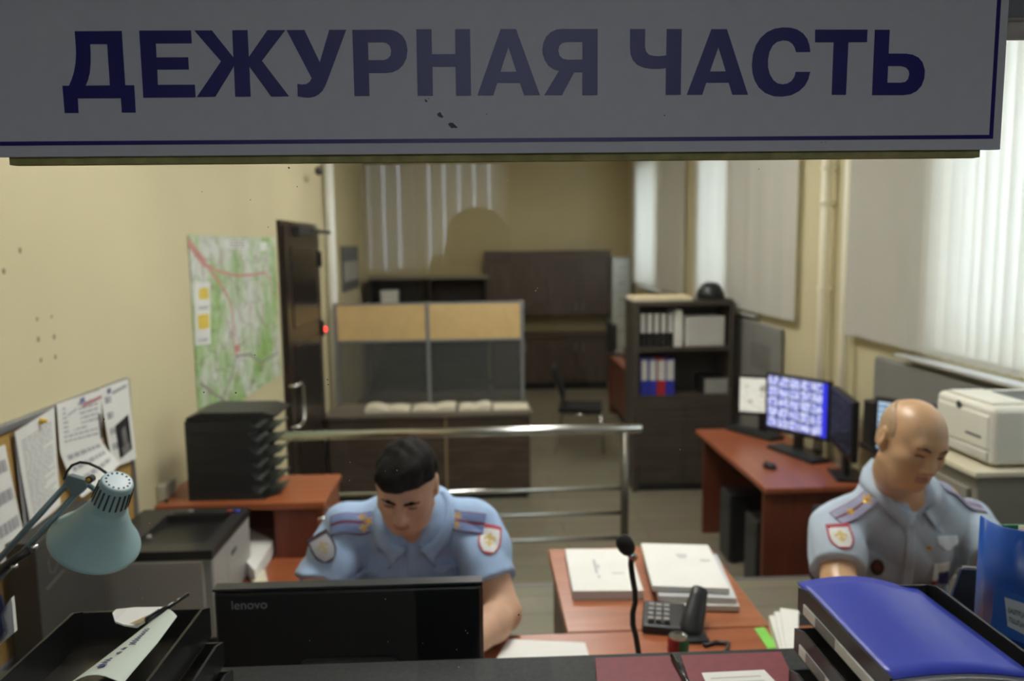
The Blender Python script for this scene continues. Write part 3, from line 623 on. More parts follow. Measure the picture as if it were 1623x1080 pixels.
strip([(374,565),(395,562),(415,575),(440,560)], 0.006, 2, 0.0072); strip([(374,565),(366,600),(350,640)], 0.006, 2, 0.0073); strip([(318,608),(340,625),(362,640)], 0.007, 2, 0.0075)
def blk(cs, m, lift): mb.quad([PX(x, y, XW+lift) for x, y in cs], m)
blk([(372,548),(379,545),(381,556),(374,560)], 1, 0.0078)
blk([(308,447),(333,447),(334,545),(310,548)], 4, 0.0066); blk([(315,458),(330,456),(331,474),(316,475)], 3, 0.0078); blk([(313,500),(331,497),(332,520),(315,523)], 3, 0.0079)
for yy in (487, 490, 538, 541): blk([(314,yy),(330,yy-2),(330,yy-0.6),(314,yy+1.2)], 2, 0.0079)
blk([(357,380),(392,380),(392,394),(357,394)], 4, 0.0072)
for yy in (382, 386, 390): blk([(364,yy),(388,yy),(388,yy+1.5),(364,yy+1.5)], 2, 0.0079)
blk([(412,384),(423,384),(423,398),(412,398)], 4, 0.0072)
solo('wall_map', mb, [map_material(), road_red, road_grey, map_yel, map_white], 'large green and white road map pinned to the left wall beside the dark door', 'map')
# door
dy0, dy1, dzt = 5.30, 6.43, 2.245
dwd = wood('door_wenge', (34, 24, 20), (50, 36, 30), 0.28, 'Z')
dr = struct('door_1', MB().bx(XW-0.02, XW+0.04, dy0, dy1, 0.01, dzt), dwd)
dr['label'] = 'dark wenge door in the left wall'
mb = MB()
for q in range(3): mb.bx(XW+0.04, XW+0.046, dy0+0.16, dy1-0.16, 0.18+q*0.68, 0.74+q*0.68)
struct('panel', mb, mat('door_panel', (30, 22, 19), 0.18, var=0.1), parent=dr, bevel=0.004)
mb = MB(); mb.bx(XW-0.02, XW+0.02, dy0-0.03, dy0-0.005, 0, dzt+0.03).bx(XW-0.02, XW+0.012, dy1+0.005, dy1+0.03, 0, dzt+0.03).bx(XW-0.02, XW+0.02, dy0-0.03, dy1+0.03, dzt+0.005, dzt+0.03)
struct('trim_2', mb, dwd)
ha, hb = PX(478, 605, XW+0.08), PX(478, 671, XW+0.08)
struct('handle', MB().tube([(XW+0.04, ha.y-0.18, ha.z), (XW+0.085, ha.y-0.17, ha.z), (XW+0.09, ha.y-0.05, ha.z), (XW+0.09, ha.y, ha.z-0.04), (XW+0.09, ha.y, hb.z+0.04), (XW+0.09, ha.y-0.05, hb.z), (XW+0.085, ha.y-0.17, hb.z), (XW+0.04, ha.y-0.18, hb.z)], 0.012, 10), steel, smooth=True, parent=dr)
q = PX(497, 400, XW+0.05)
mb = MB()
for z in (2.0, 1.45, 0.45): mb.bx(XW+0.04, XW+0.06, dy1-0.05, dy1-0.002, z-0.06, z+0.06)
struct('latch', mb, black, parent=dr)
q = PX(500, 367, XW+0.10); q2 = PX(524, 367, XW+0.10)
t = thing('door_closer', 'dark door closer arm at the top of the wenge door', 'door closer', (XW+0.06, (q.y+q2.y)/2, q.z))
part(t, 'arm', MB().bx(XW+0.085, XW+0.1, q.y-0.1, q2.y, q.z-0.014, q.z+0.014), charcoal, world=True)
part(t, 'body', MB().bx(XW+0.041, XW+0.085, q.y-0.45, q.y-0.1, q.z-0.035, q.z+0.03), charcoal, bevel=0.006, world=True)
# white corner pipe and small fittings
pw = mat('pipe_white', (230, 230, 220), 0.4, var=0.03)
p = PX(517, 450, XW+0.06)
t = thing('heating_pipe', 'white vertical pipe at the corner of the left wall past the dark door', 'pipe', (XW+0.055, 6.88, 0))
part(t, 'tube', MB().tube([(XW+0.055, 6.88, 0.0), (XW+0.055, 6.88, 3.6)], 0.042, 18), pw, smooth=True, world=True)
for z in (0.66, 2.9): part(t, 'collar', MB().tube([(XW+0.055, 6.88, z), (XW+0.055, 6.88, z+0.06)], 0.05, 18), pw, world=True)
p = PX(507.5, 273.5, XW+0.10)
t = thing('dome_camera', 'small dark round camera high on the white corner pipe', 'camera', (XW+0.11, p.y-0.1, p.z))
part(t, 'dome', MB().lathe([(0.028, 0), (0.032, 0.012), (0.028, 0.03), (0.014, 0.044), (0.0001, 0.048)], 18, basis((0,0,1),(1,0,0),(0,-1,0),(0,0,0)), cap1=False), mat('dark_dome', (46, 34, 40), 0.3), smooth=True)
part(t, 'bracket', MB().bx(-0.03, 0.004, -0.004, 0.1, -0.012, 0.012), white_m)
p = PX(511.5, 522, XW+0.02)
t = thing('access_reader', 'small access reader with a glowing red light beside the dark door', 'card reader', (XW+0.01, p.y, p.z-0.07))
part(t, 'body', MB().bx(-0.009, 0.03, -0.05, 0.05, 0, 0.13), cream_plastic, bevel=0.006)
part(t, 'led', MB().lathe([(0.019, 0), (0.019, 0.004), (0.012, 0.011), (0.0001, 0.013)], 16, basis((0,1,0),(0,0,1),(1,0,0),(0.030,0,0.07)), cap1=False), emission('red_led', (255, 60, 50), 5.0), smooth=True)
# right wall pipes
for px, lab, rr in ((1305, 'left one of two cream riser pipes between the windows, with two joints', 0.032), (1341, 'right one of two cream riser pipes, close to the nearest blind', 0.026)):
    p = PX(px, 450, XR-0.06)
    t = thing('riser_pipe', lab, 'pipe', (XR-0.06, p.y, 0), 0, 'riser pipes on the window wall')
    part(t, 'tube', MB().tube([(XR-0.06, p.y, 0), (XR-0.06, p.y, 3.6)], rr, 16), mat('pipe_cream', (238, 232, 208), 0.4, var=0.03), smooth=True, world=True)
    for yy in ((268, 323, 457) if rr > 0.03 else (480,)):
        z = PX(px, yy, XR-0.06).z
        part(t, 'clamp', MB().tube([(XR-0.06, p.y, z-0.012), (XR-0.06, p.y, z+0.012)], rr+0.008, 16).bx(XR-0.06, XR-0.003, p.y-0.006, p.y+0.03, z-0.008, z+0.008), MATS['pipe_cream'], world=True)
# ------------------------------------------------------------------ notice board with pinned papers
nb0, nb1, nzt, nzb = 1.25, 2.925, 1.634, 0.98
t = thing('notice_board', 'cork notice board in a grey aluminium frame on the left wall behind the lamp', 'notice board', (XW+0.01, (nb0+nb1)/2, nzb))
part(t, 'cork', MB().bx(XW+0.002, XW+0.014, nb0+0.01, nb1-0.01, nzb+0.01, nzt-0.01), cork, world=True)
fr = MB()
fr.bx(XW+0.001, XW+0.024, nb0, nb1, nzt-0.022, nzt).bx(XW+0.001, XW+0.024, nb0, nb1, nzb, nzb+0.022).bx(XW+0.001, XW+0.024, nb1-0.02, nb1, nzb+0.022, nzt-0.022).bx(XW+0.001, XW+0.024, nb0, nb0+0.02, nzb+0.022, nzt-0.022)
part(t, 'frame', fr, alu, bevel=0.003, world=True)
def pinned(corners, off, lab, rows, seed, curl=0.0, extra=None, pin=None, name='notice_sheet', mm=None):
    """corners TL TR BR BL in the photo's frame, on the board's plane"""
    TL, TR, BR, BL = [PX(x, y, XW+off) for x, y in corners]
    mb = MB(); n = 6
    def at(u, v):
        p = TL.lerp(TR, u).lerp(BL.lerp(BR, u), v); p.x += curl*(v**2)*(0.6+0.4*math.sin(u*3)); return p
    for k in range(2):
        vs = [at(i/n, j/n)-Vector((0.0008*k, 0, 0)) for j in range(n+1) for i in range(n+1)]
        mb.add(vs, [(j*(n+1)+i, j*(n+1)+i+1, (j+1)*(n+1)+i+1, (j+1)*(n+1)+i) for j in range(n) for i in range(n)], 0)
    rnd = random.Random(seed)
    for i in range(rows):
        v0 = 0.12+0.78*i/rows; v1 = v0+0.32/rows; u = 0.1
        end = 0.9 if rnd.random() < 0.75 else rnd.uniform(0.3, 0.8)
        while u < end:
            ue = min(u+rnd.uniform(0.05, 0.16), end); mb.quad([at(a, b)+Vector((0.0012, 0, 0)) for a, b in ((u, v0), (ue, v0), (ue, v1), (u, v1))], 1); u = ue+0.025
    for (us, vs_, m_) in (extra or []): mb.quad([at(u, v)+Vector((0.0014+0.0004*m_, 0, 0)) for u, v in zip(us, vs_)], m_)
    o = solo(name, mb, [mm or paper_m, ink, darkink, mat('photo_black', (34, 34, 38), 0.5, var=0.3, scale=30), mat('photo_grey', (120, 118, 116), 0.5, var=0.3, scale=40), mat('blue_stamp', (110, 118, 160), 0.7), mat('red_print', (190, 130, 134), 0.7)], lab, 'paper', 'papers pinned to the cork board')
    if pin:
        pp = PX(pin[0], pin[1], XW+off+0.004)
        po = link('pin', MB().lathe([(0.009, 0), (0.010, 0.004), (0.005, 0.009), (0.007, 0.016), (0.0001, 0.017)], 14, basis((0,1,0),(0,0,1),(1,0,0), pp-o.location), cap1=False), mat('yellow_pin', (226, 190, 60), 0.4), smooth=True)
        po.parent = o
    return o
pinned([(-30,720),(8,705),(40,872),(0,905)], 0.026, 'tilted blank sheet at the left edge of the cork board', 3, 11, curl=0.01)
pinned([(20,672),(24,690),(52,842),(40,850)], 0.025, 'narrow dark-edged sheet peeking out behind the yellow-pinned page', 0, 5, mm=mat('grey_sheet', (150, 150, 152), 0.8))
pinned([(24,685),(86,646),(92,800),(46,838)], 0.028, 'page of small print with a yellow pin on the cork board', 24, 12, curl=0.012, pin=(65,668))
pinned([(90,641),(160,618),(162,700),(95,716)], 0.028, 'upper printed sheet with a stamp and a small card clipped on, mid cork board', 8, 13,
       extra=[((0.16,0.42,0.50,0.24),(0.12,0.06,0.58,0.66),0), ((0.20,0.40,0.40,0.20),(0.28,0.2,0.24,0.32),1), ((0.47,0.58,0.58,0.47),(0.04,0.02,0.12,0.14),5), ((0.52,0.98,0.98,0.52),(0.16,0.1,0.16,0.22),6), ((0.9,0.95,1.0,0.95),(0.46,0.44,0.92,0.95),2)])
pinned([(95,716),(160,697),(181,735),(120,790)], 0.030, 'folded-out bright lower flap under the printed sheet on the cork board', 3, 14, curl=0.03)
pinned([(158,617),(203,601),(215,727),(178,742)], 0.029, 'rightmost cork board sheet, showing a dark portrait photograph', 4, 15, curl=0.004,
       extra=[((0.30,0.84,0.84,0.30),(0.50,0.42,0.86,0.92),3), ((0.50,0.66,0.68,0.52),(0.58,0.54,0.72,0.78),4), ((0.42,0.74,0.76,0.42),(0.80,0.74,0.86,0.90),4), ((0.2,0.32,0.32,0.2),(0.03,0.02,0.08,0.09),5), ((0.36,0.9,0.9,0.36),(0.08,0.05,0.09,0.12),1)])
# ------------------------------------------------------------------ railing at the platform edge
RY = 3.8
t = thing('railing', 'brushed steel railing with three thin bars at the platform edge', 'railing', (-0.2, RY, FL))
ze, zl = PY(1018, 681, RY), PY(445, 690, RY)
zr = (ze.z+zl.z)/2
part(t, 'handrail', MB().tube([(XW+0.01, RY, zr), (ze.x-0.012, RY, zr), (ze.x-0.003, RY, zr), (ze.x, RY, zr)], [0.0225, 0.0225, 0.018, 0.008], 16), steel, smooth=True, world=True)
px_ = PY(990, 740, RY).x
for x in (px_, -0.37, XW+0.12):
    p = part(t, 'post', MB().tube([(x, RY, FL), (x, RY, zr-0.015)], 0.0205, 16), mat('post_steel_shaded', (104, 100, 90), 0.35, 0.8), smooth=True, world=True)  # posts are steel too; shade and dark reflections are put into their colour
    part(p, 'flange', MB().tube([(x, RY, FL), (x, RY, FL+0.012)], 0.045, 20), steel, world=True)
for yy in (775, 814, 854):
    z = PY(940, yy, RY).z
    part(t, 'bar', MB().tube([(XW+0.12, RY, z), (px_, RY, z)], 0.011, 10), steel, smooth=True, world=True)
# ------------------------------------------------------------------ monitor desk on the right
t = thing('desk', 'cherry desk carrying the surveillance screens by the window wall', 'desk', (1.9, 4.9, 0))
dx0, dyf, dyb = 1.555, 4.18, 5.60
part(t, 'desktop', MB().bx(dx0, XR-0.105, dyf, dyb, 0.72, 0.75), cherry, bevel=0.004, world=True)
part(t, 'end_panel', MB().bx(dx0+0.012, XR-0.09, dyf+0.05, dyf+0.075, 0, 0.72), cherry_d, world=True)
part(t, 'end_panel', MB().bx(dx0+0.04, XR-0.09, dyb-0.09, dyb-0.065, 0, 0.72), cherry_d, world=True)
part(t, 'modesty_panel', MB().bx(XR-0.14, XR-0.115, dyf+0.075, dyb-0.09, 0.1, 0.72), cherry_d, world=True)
for (y, lab) in ((4.55, 'black computer tower under the surveillance desk, at the near end'), (5.05, 'black computer tower under the surveillance desk, at the far end')):
    t = thing('computer_tower', lab, 'computer', (1.82, y, 0), 0, 'computers under the surveillance desk')
    part(t, 'case', MB().bx(-0.2, 0.2, -0.1, 0.1, 0.01, 0.46), black, bevel=0.006)
    part(t, 'front_bezel', MB().bx(-0.212, -0.2, -0.098, 0.098, 0.012, 0.458), charcoal, bevel=0.004)
    part(t, 'drive_door', MB().bx(-0.216, -0.212, -0.08, 0.08, 0.36, 0.40), black)
    for sx_ in (-0.17, 0.17):
        for sy_ in (-0.08, 0.08): part(t, 'foot', MB().bx(sx_-0.02, sx_+0.02, sy_-0.015, sy_+0.015, 0, 0.01), black)
def screen_material(name, kind, strength):
    m = bpy.data.materials.new(name); m.use_nodes = True; nt = m.node_tree; nt.nodes.clear(); L = nt.links.new
    tc = nt.nodes.new('ShaderNodeTexCoord'); sp = nt.nodes.new('ShaderNodeSeparateXYZ'); L(tc.outputs['Generated'], sp.inputs[0])
    e = nt.nodes.new('ShaderNodeEmission'); e.inputs['Strength'].default_value = strength
    g = nt.nodes.new('ShaderNodeBsdfGlossy'); g.inputs['Roughness'].default_value = 0.25; g.inputs['Color'].default_value = (0.04, 0.04, 0.04, 1)
    ad = nt.nodes.new('ShaderNodeAddShader'); o = nt.nodes.new('ShaderNodeOutputMaterial')
    L(e.outputs[0], ad.inputs[0]); L(g.outputs[0], ad.inputs[1]); L(ad.outputs[0], o.inputs[0])
    def math_(op, a, b=None):
        n = nt.nodes.new('ShaderNodeMath'); n.operation = op
        for i, v in enumerate((a, b)):
            if v is None: continue
            if isinstance(v, (int, float)): n.inputs[i].default_value = v
            else: L(v, n.inputs[i])
        return n.outputs[0]
    def ramp(f, stops):
        r = nt.nodes.new('ShaderNodeValToRGB')
        while len(r.color_ramp.elements) < len(stops): r.color_ramp.elements.new(0.5)
        for q, (p, c) in zip(r.color_ramp.elements, stops): q.position = p; q.color = lin(c)
        L(f, r.inputs['Fac']); return r.outputs['Color']
    U, V = sp.outputs[0], sp.outputs[2]
    cmb = nt.nodes.new('ShaderNodeCombineXYZ'); L(U, cmb.inputs[0]); L(V, cmb.inputs[1])
    if kind == 'cctv':
        nz = nt.nodes.new('ShaderNodeTexNoise'); nz.inputs['Scale'].default_value = 15; nz.inputs['Detail'].default_value = 5; nz.inputs['Roughness'].default_value = 0.75; L(cmb.outputs[0], nz.inputs['Vector'])
        pic = ramp(nz.outputs['Fac'], [(0.30, (24, 26, 70)), (0.42, (74, 80, 176)), (0.49, (160, 170, 236)), (0.55, (238, 240, 255)), (0.64, (140, 140, 206)), (0.75, (84, 70, 110))])
        fx = math_('FRACT', math_('MULTIPLY', U, 5.4)); fy = math_('FRACT', math_('MULTIPLY', V, 5.0))
        gx = math_('LESS_THAN', fx, 0.10); gy = math_('LESS_THAN', fy, 0.12)
        side = math_('GREATER_THAN', U, 0.925)
        mk = math_('MAXIMUM', math_('MAXIMUM', gx, gy), side)
        mx = nt.nodes.new('ShaderNodeMix'); mx.data_type = 'RGBA'; L(mk, mx.inputs['Factor']); L(pic, mx.inputs['A'])
        bl = ramp(side, [(0.0, (34, 34, 90)), (1.0, (48, 52, 214))]); L(bl, mx.inputs['B']); L(mx.outputs['Result'], e.inputs['Color'])
    elif kind == 'dark':
        fx = math_('FRACT', math_('MULTIPLY', U, 4)); fy = math_('FRACT', math_('MULTIPLY', V, 4)); mk = math_('MAXIMUM', math_('LESS_THAN', fx, 0.08), math_('LESS_THAN', fy, 0.08))
        nz = nt.nodes.new('ShaderNodeTexNoise'); nz.inputs['Scale'].default_value = 14; L(cmb.outputs[0], nz.inputs['Vector'])
        pic = ramp(nz.outputs['Fac'], [(0.3, (22, 24, 32)), (0.55, (58, 60, 74)), (0.75, (110, 110, 128))])
        mx = nt.nodes.new('ShaderNodeMix'); mx.data_type = 'RGBA'; L(mk, mx.inputs['Factor']); L(pic, mx.inputs['A']); mx.inputs['B'].default_value = lin((18, 18, 22)); L(mx.outputs['Result'], e.inputs['Color'])
    elif kind == 'pale':
        nz = nt.nodes.new('ShaderNodeTexNoise'); nz.inputs['Scale'].default_value = 5; L(cmb.outputs[0], nz.inputs['Vector'])
        L(ramp(nz.outputs['Fac'], [(0.3, (150, 146, 128)), (0.42, (226, 222, 206)), (0.6, (232, 230, 216)), (0.8, (196, 190, 170))]), e.inputs['Color'])
    else:
        fy = math_('FRACT', math_('MULTIPLY', V, 9)); nz = nt.nodes.new('ShaderNodeTexNoise'); nz.inputs['Scale'].default_value = 18; L(cmb.outputs[0], nz.inputs['Vector'])
        L(ramp(math_('ADD', math_('MULTIPLY', fy, 0.35), math_('MULTIPLY', nz.outputs['Fac'], 0.6)), [(0.25, (70, 96, 140)), (0.42, (150, 186, 214)), (0.55, (206, 226, 240)), (0.7, (130, 166, 200))]), e.inputs['Color'])
    MATS[name] = m; return m
def monitor(p0, p1, zb, zt, ztable, lab, smat, back=False):
    """screen between p0 (left as seen) and p1 (right as seen), facing the viewer's side"""
    p0, p1 = Vector((p0[0], p0[1], 0)), Vector((p1[0], p1[1], 0)); c = (p0+p1)/2; d = (p1-p0); w = d.length; rz = math.atan2(d.y, d.x); h = zt-zb
    t = thing('monitor', lab, 'monitor', (c.x, c.y, ztable), rz, 'screens on the surveillance desk')
    b0, b1 = zb-ztable, zt-ztable
    part(t, 'housing', MB().bx(-w/2, w/2, 0.0, 0.035, b0, b1), black, bevel=0.006)
    part(t, 'screen', MB().bx(-w/2+0.018, w/2-0.018, -0.003, -0.0005, b0+0.024, b1-0.018), smat)
    s = part(t, 'stand', MB().bx(-0.03, 0.03, 0.02, 0.05, 0.01, b0+0.1), black, bevel=0.004)
    part(s, 'foot', MB().bx(-0.12, 0.12, -0.04, 0.13, 0.0, 0.014), black, bevel=0.005)
    return t
a, b = PY(1222, 590, 5.10), PY(1212, 680, 5.10)
monitor((1.880, 5.10), (2.135, 4.70), b.z, a.z, 0.75, 'bright monitor showing a grid of surveillance pictures', screen_material('cctv_screen', 'cctv', 1.05))
a, b = PY(1334, 613, 4.58), PY(1324, 697, 4.58)
monitor((2.105, 4.62), (2.005, 4.13), b.z-0.02, a.z, 0.75, 'dim dark monitor turned sideways, right of the bright surveillance screen', screen_material('dim_screen', 'dark', 0.35))
a, b = PY(1183, 597, 5.4), PY(1183, 660, 5.4)
monitor((1.815, 5.47), (2.14, 5.33), b.z, a.z, 0.75, 'pale monitor half hidden behind the left side of the bright surveillance screen', screen_material('pale_screen', 'pale', 0.85))
def keyboard(c, rz, lab, z):
    t = thing('keyboard', lab, 'keyboard', (c[0], c[1], z), rz, 'keyboards on the surveillance desk')
    part(t, 'body', MB().bx(-0.22, 0.22, -0.07, 0.07, 0.0, 0.018), black, bevel=0.006)
    mb = MB()
    for i in range(14):
        for j in range(4): mb.bx(-0.21+i*0.0302, -0.21+i*0.0302+0.025, -0.058+j*0.029, -0.058+j*0.029+0.024, 0.018, 0.024)
    part(t, 'keys', mb, charcoal)
ka, kb = PZ(1216, 702, 0.77), PZ(1300, 733, 0.77)
keyboard(((ka.x+kb.x)/2+0.03, (ka.y+kb.y)/2, 0), math.atan2(kb.y-ka.y, kb.x-ka.x), 'black keyboard in front of the bright surveillance screen', 0.75)
ka, kb = PZ(1150, 674, 0.77), PZ(1236, 697, 0.77)
keyboard(((ka.x+kb.x)/2+0.02, (ka.y+kb.y)/2+0.02, 0), math.atan2(kb.y-ka.y, kb.x-ka.x), 'black keyboard at the far end of the surveillance desk, below the pale monitor', 0.75)
q = PZ(1220, 737, 0.77)
t = thing('mouse', 'black mouse near the edge of the surveillance desk', 'mouse', (q.x, q.y, 0.75), math.radians(20))
mb = MB(); mb.lathe([(0.0001, 0.036), (0.014, 0.034), (0.025, 0.026), (0.031, 0.012), (0.031, 0.0)], 20, Matrix.Diagonal((1, 1.6, 1, 1)), cap0=False)
part(t, 'shell', mb, black, smooth=True); part(t, 'wheel', MB().tube([(-0.004, 0.026, 0.030), (0.004, 0.026, 0.030)], 0.008, 10), charcoal)
# desk and screen behind the bald officer
t = thing('side_table', 'dark side table behind the bald officer, at the end of the surveillance desk', 'table', (2.0, 3.45, FL))
part(t, 'tabletop', MB().bx(1.89, XR-0.08, 2.95, 3.82, DT-0.03, DT), black, bevel=0.003, world=True)
for x, y in ((1.99, 2.99), (XR-0.12, 2.99), (1.99, 3.70), (XR-0.12, 3.78)): part(t, 'leg', MB().bx(x-0.02, x+0.02, y-0.02, y+0.02, FL, DT-0.03), charcoal, world=True)
a, b = PY(1402, 632, 3.6), PY(1388, 718, 3.6)
monitor((1.85, 3.60), (2.12, 3.22), b.z, a.z+0.01, DT, 'monitor with a light blue screen behind the bald officer\'s head', screen_material('blue_screen', 'list', 0.8))
a = PY(1390, 640, 3.75)
t = thing('loudspeaker', 'narrow black loudspeaker between the dim monitor and the light blue screen', 'loudspeaker', (1.94, 3.74, DT))
part(t, 'case', MB().bx(-0.05, 0.05, -0.05, 0.05, 0, 0.22), black, bevel=0.006)
part(t, 'tweeter', MB().lathe([(0.028, 0), (0.028, 0.006), (0.018, 0.003), (0.0001, 0.002)], 18, basis((1,0,0),(0,0,1),(0,-1,0),(0,-0.05,0.16)), cap1=False), charcoal, smooth=True)
part(t, 'woofer', MB().lathe([(0.040, 0), (0.040, 0.006), (0.026, 0.003), (0.0001, 0.002)], 18, basis((1,0,0),(0,0,1),(0,-1,0),(0,-0.05,0.07)), cap1=False), charcoal, smooth=True)
# white printer on grey cabinet
PX0, PYF, PYB, PZ0, PZ1 = 1.60, 2.37, 2.69, 1.378, 1.575
t = thing('filing_cabinet', 'grey-brown filing cabinet under the white printer by the window', 'cabinet', (1.86, 2.55, FL))
taupe = mat('taupe_metal', (134, 128, 116), 0.5, var=0.05, scale=4)
part(t, 'carcass', MB().bx(1.56, 2.18, 2.37, 2.86, FL, PZ0-0.02), taupe, bevel=0.004, world=True)
part(t, 'top', MB().bx(1.535, 2.19, 2.345, 2.87, PZ0-0.02, PZ0), mat('cream_top', (206, 198, 172), 0.45, var=0.03), bevel=0.004, world=True)
for k in range(3):
    z = FL+0.05+k*0.31
    d = part(t, 'drawer', MB().bx(1.545, 1.56, 2.40, 2.83, z, z+0.29), taupe, bevel=0.003, world=True)
    part(d, 'handle', MB().bx(1.53, 1.545, 2.55, 2.68, z+0.22, z+0.24), alu, world=True)
t = thing('printer', 'white laser printer on the grey cabinet at the right edge', 'printer', (1.8, 2.53, PZ0))
part(t, 'body', MB().bx(PX0, PX0+0.42, PYF, PYB, PZ0+0.008, PZ1), cream_plastic, bevel=0.022, seg=4, world=True)
part(t, 'front_cover', MB().bx(PX0-0.006, PX0+0.01, PYF+0.018, PYB-0.018, PZ0+0.055, PZ1-0.03), cream_plastic, bevel=0.01, world=True)
part(t, 'paper_slot', MB().bx(PX0-0.007, PX0+0.01, PYF+0.018, PYB-0.018, PZ0+0.018, PZ0+0.05), mat('pale_grey_plastic', (186, 184, 174), 0.45), bevel=0.006, world=True)
part(t, 'output_tray', MB().bx(PX0+0.16, PX0+0.38, PYF+0.06, PYB-0.06, PZ1-0.001, PZ1+0.003), black, bevel=0.002, world=True)
part(t, 'output_guard', MB().bx(PX0+0.02, PX0+0.14, PYF+0.04, PYB-0.04, PZ1-0.001, PZ1+0.008), cream_plastic, bevel=0.006, world=True)
q = PX(1519, 641, PX0-0.007)
part(t, 'emblem', MB().lathe([(0.013, 0), (0.013, 0.0015)], 24, basis((0,-1,0),(0,0,1),(-1,0,0),(q.x+0.0015, q.y, q.z))), mat('dark_emblem', (70, 74, 80), 0.4), world=True)
q = PX(1545, 690, PX0-0.0065)
part(t, 'name_strip', MB().bx(PX0-0.0072, PX0-0.006, PYF+0.05, PYF+0.13, q.z-0.004, q.z+0.004), mat('dark_emblem', (70, 74, 80)), world=True)
for x, y in ((PX0+0.05, PYF+0.05), (PX0+0.37, PYF+0.05), (PX0+0.05, PYB-0.05), (PX0+0.37, PYB-0.05)): part(t, 'foot', MB().bx(x-0.015, x+0.015, y-0.015, y+0.015, PZ0, PZ0+0.009), black, world=True)
# ------------------------------------------------------------------ left: drawer cabinet, letter trays, grey printer
UX0, UX1, UY0, UY1 = XW+0.02, -0.632, 3.08, 3.46
LS = 0.87
t = thing('drawer_cabinet', 'cherry cabinet with an open niche and a lower step, left of the railing', 'cabinet', ((UX0+UX1)/2, UY0, FL))
part(t, 'top', MB().bx(UX0, UX1+0.012, UY0-0.012, UY1, DT-0.028, DT), cherryx, bevel=0.004, world=True)
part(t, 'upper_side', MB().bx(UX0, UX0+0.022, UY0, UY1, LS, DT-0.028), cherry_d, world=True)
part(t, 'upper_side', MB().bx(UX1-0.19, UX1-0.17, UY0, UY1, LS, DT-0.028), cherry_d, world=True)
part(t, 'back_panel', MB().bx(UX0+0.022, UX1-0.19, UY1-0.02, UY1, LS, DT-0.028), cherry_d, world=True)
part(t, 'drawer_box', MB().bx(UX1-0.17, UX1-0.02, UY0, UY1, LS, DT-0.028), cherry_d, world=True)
d = part(t, 'drawer', MB().bx(UX1-0.019, UX1, UY0+0.004, UY1-0.004, LS+0.01, DT-0.034), cherry, bevel=0.003, world=True)
q = PX(516, 815, UX1+0.02)
part(d, 'handle', MB().tube([(UX1, q.y-0.05, q.z-0.004), (UX1+0.024, q.y-0.045, q.z-0.003), (UX1+0.028, q.y, q.z), (UX1+0.024, q.y+0.045, q.z+0.003), (UX1, q.y+0.05, q.z+0.004)], 0.009, 8), chrome, smooth=True, world=True)
part(t, 'step_top', MB().bx(UX0, UX1+0.012, 2.70, UY1, LS-0.025, LS), cherryx, bevel=0.004, world=True)
part(t, 'step_body', MB().bx(UX0+0.4, UX1, 2.74, UY1, FL, LS-0.025), cherry_d, world=True)
# six black letter trays stacked, mouths to the right
TX0, TX1 = PY(297, 730, 3.13).x, PY(428, 730, 3.13).x
ty0, ty1 = 3.12, 3.37
names = ['bottom', 'second from the bottom', 'third from the bottom', 'third from the top', 'second from the top', 'topmost']
def tray_mesh(w, d, h, lip=0.05, th=0.003, mouth='x'):
    """tray of width w (across) and depth d (along +X towards its mouth)"""
    mb = MB(); mb.bx(0, d, -w/2, w/2, 0, th)
    mb.bx(0, th, -w/2, w/2, th, h)
    for s in (-1, 1):
        y0, y1 = (-w/2, -w/2+th) if s < 0 else (w/2-th, w/2)
        mb.prism([(0, th), (d*0.9, th), (d*0.97, h*0.35), (d*0.86, h*0.55), (d*0.80, h), (0, h)], y0, y1, basis((1,0,0),(0,0,1),(0,-1,0)) if False else Matrix(((1,0,0,0),(0,0,1,0),(0,1,0,0),(0,0,0,1))))
    mb.add([(d, -w/2*0.8, 0), (d, w/2*0.8, 0), (d+lip, w/2*0.62, 0.020), (d+lip, -w/2*0.62, 0.020), (d, -w/2*0.8, th), (d, w/2*0.8, th), (d+lip, w/2*0.62, 0.020+th), (d+lip, -w/2*0.62, 0.020+th)],
           [(3,2,1,0),(4,5,6,7),(0,1,5,4),(1,2,6,5),(2,3,7,6),(3,0,4,7)])
    return mb
hgt = (PY(297, 668, 3.13).z-DT)/6
trayblk = mat('tray_black', (36, 38, 39), 0.35, var=0.15, scale=20)
for k in range(6):
    t = thing('letter_tray', 'black letter tray, %s of the tall stack on the cherry cabinet' % names[k], 'letter tray', (TX0, (ty0+ty1)/2, DT+k*hgt), 0, 'letter trays stacked on the cherry cabinet')
    part(t, 'shell', tray_mesh(ty1-ty0, TX1-TX0-0.02+0.004*(k % 2), hgt-0.001), trayblk)
    part(t, 'papers', MB().bx(0.02, TX1-TX0-0.06, -0.1, 0.1, 0.003, 0.02), mat('grey_papers', (150, 150, 146), 0.8))
t = thing('folder', 'black folder lying on the topmost letter tray of the tall stack', 'folder', ((TX0+TX1)/2, 3.25, DT+6*hgt))
part(t, 'cover', MB().prism([(-0.16, 0.0), (0.17, 0.0), (0.20, 0.012), (0.14, 0.03), (-0.10, 0.032), (-0.16, 0.012)], -0.12, 0.12, Matrix(((1,0,0,0),(0,0,1,0),(0,1,0,0),(0,0,0,1)))), black, bevel=0.003)
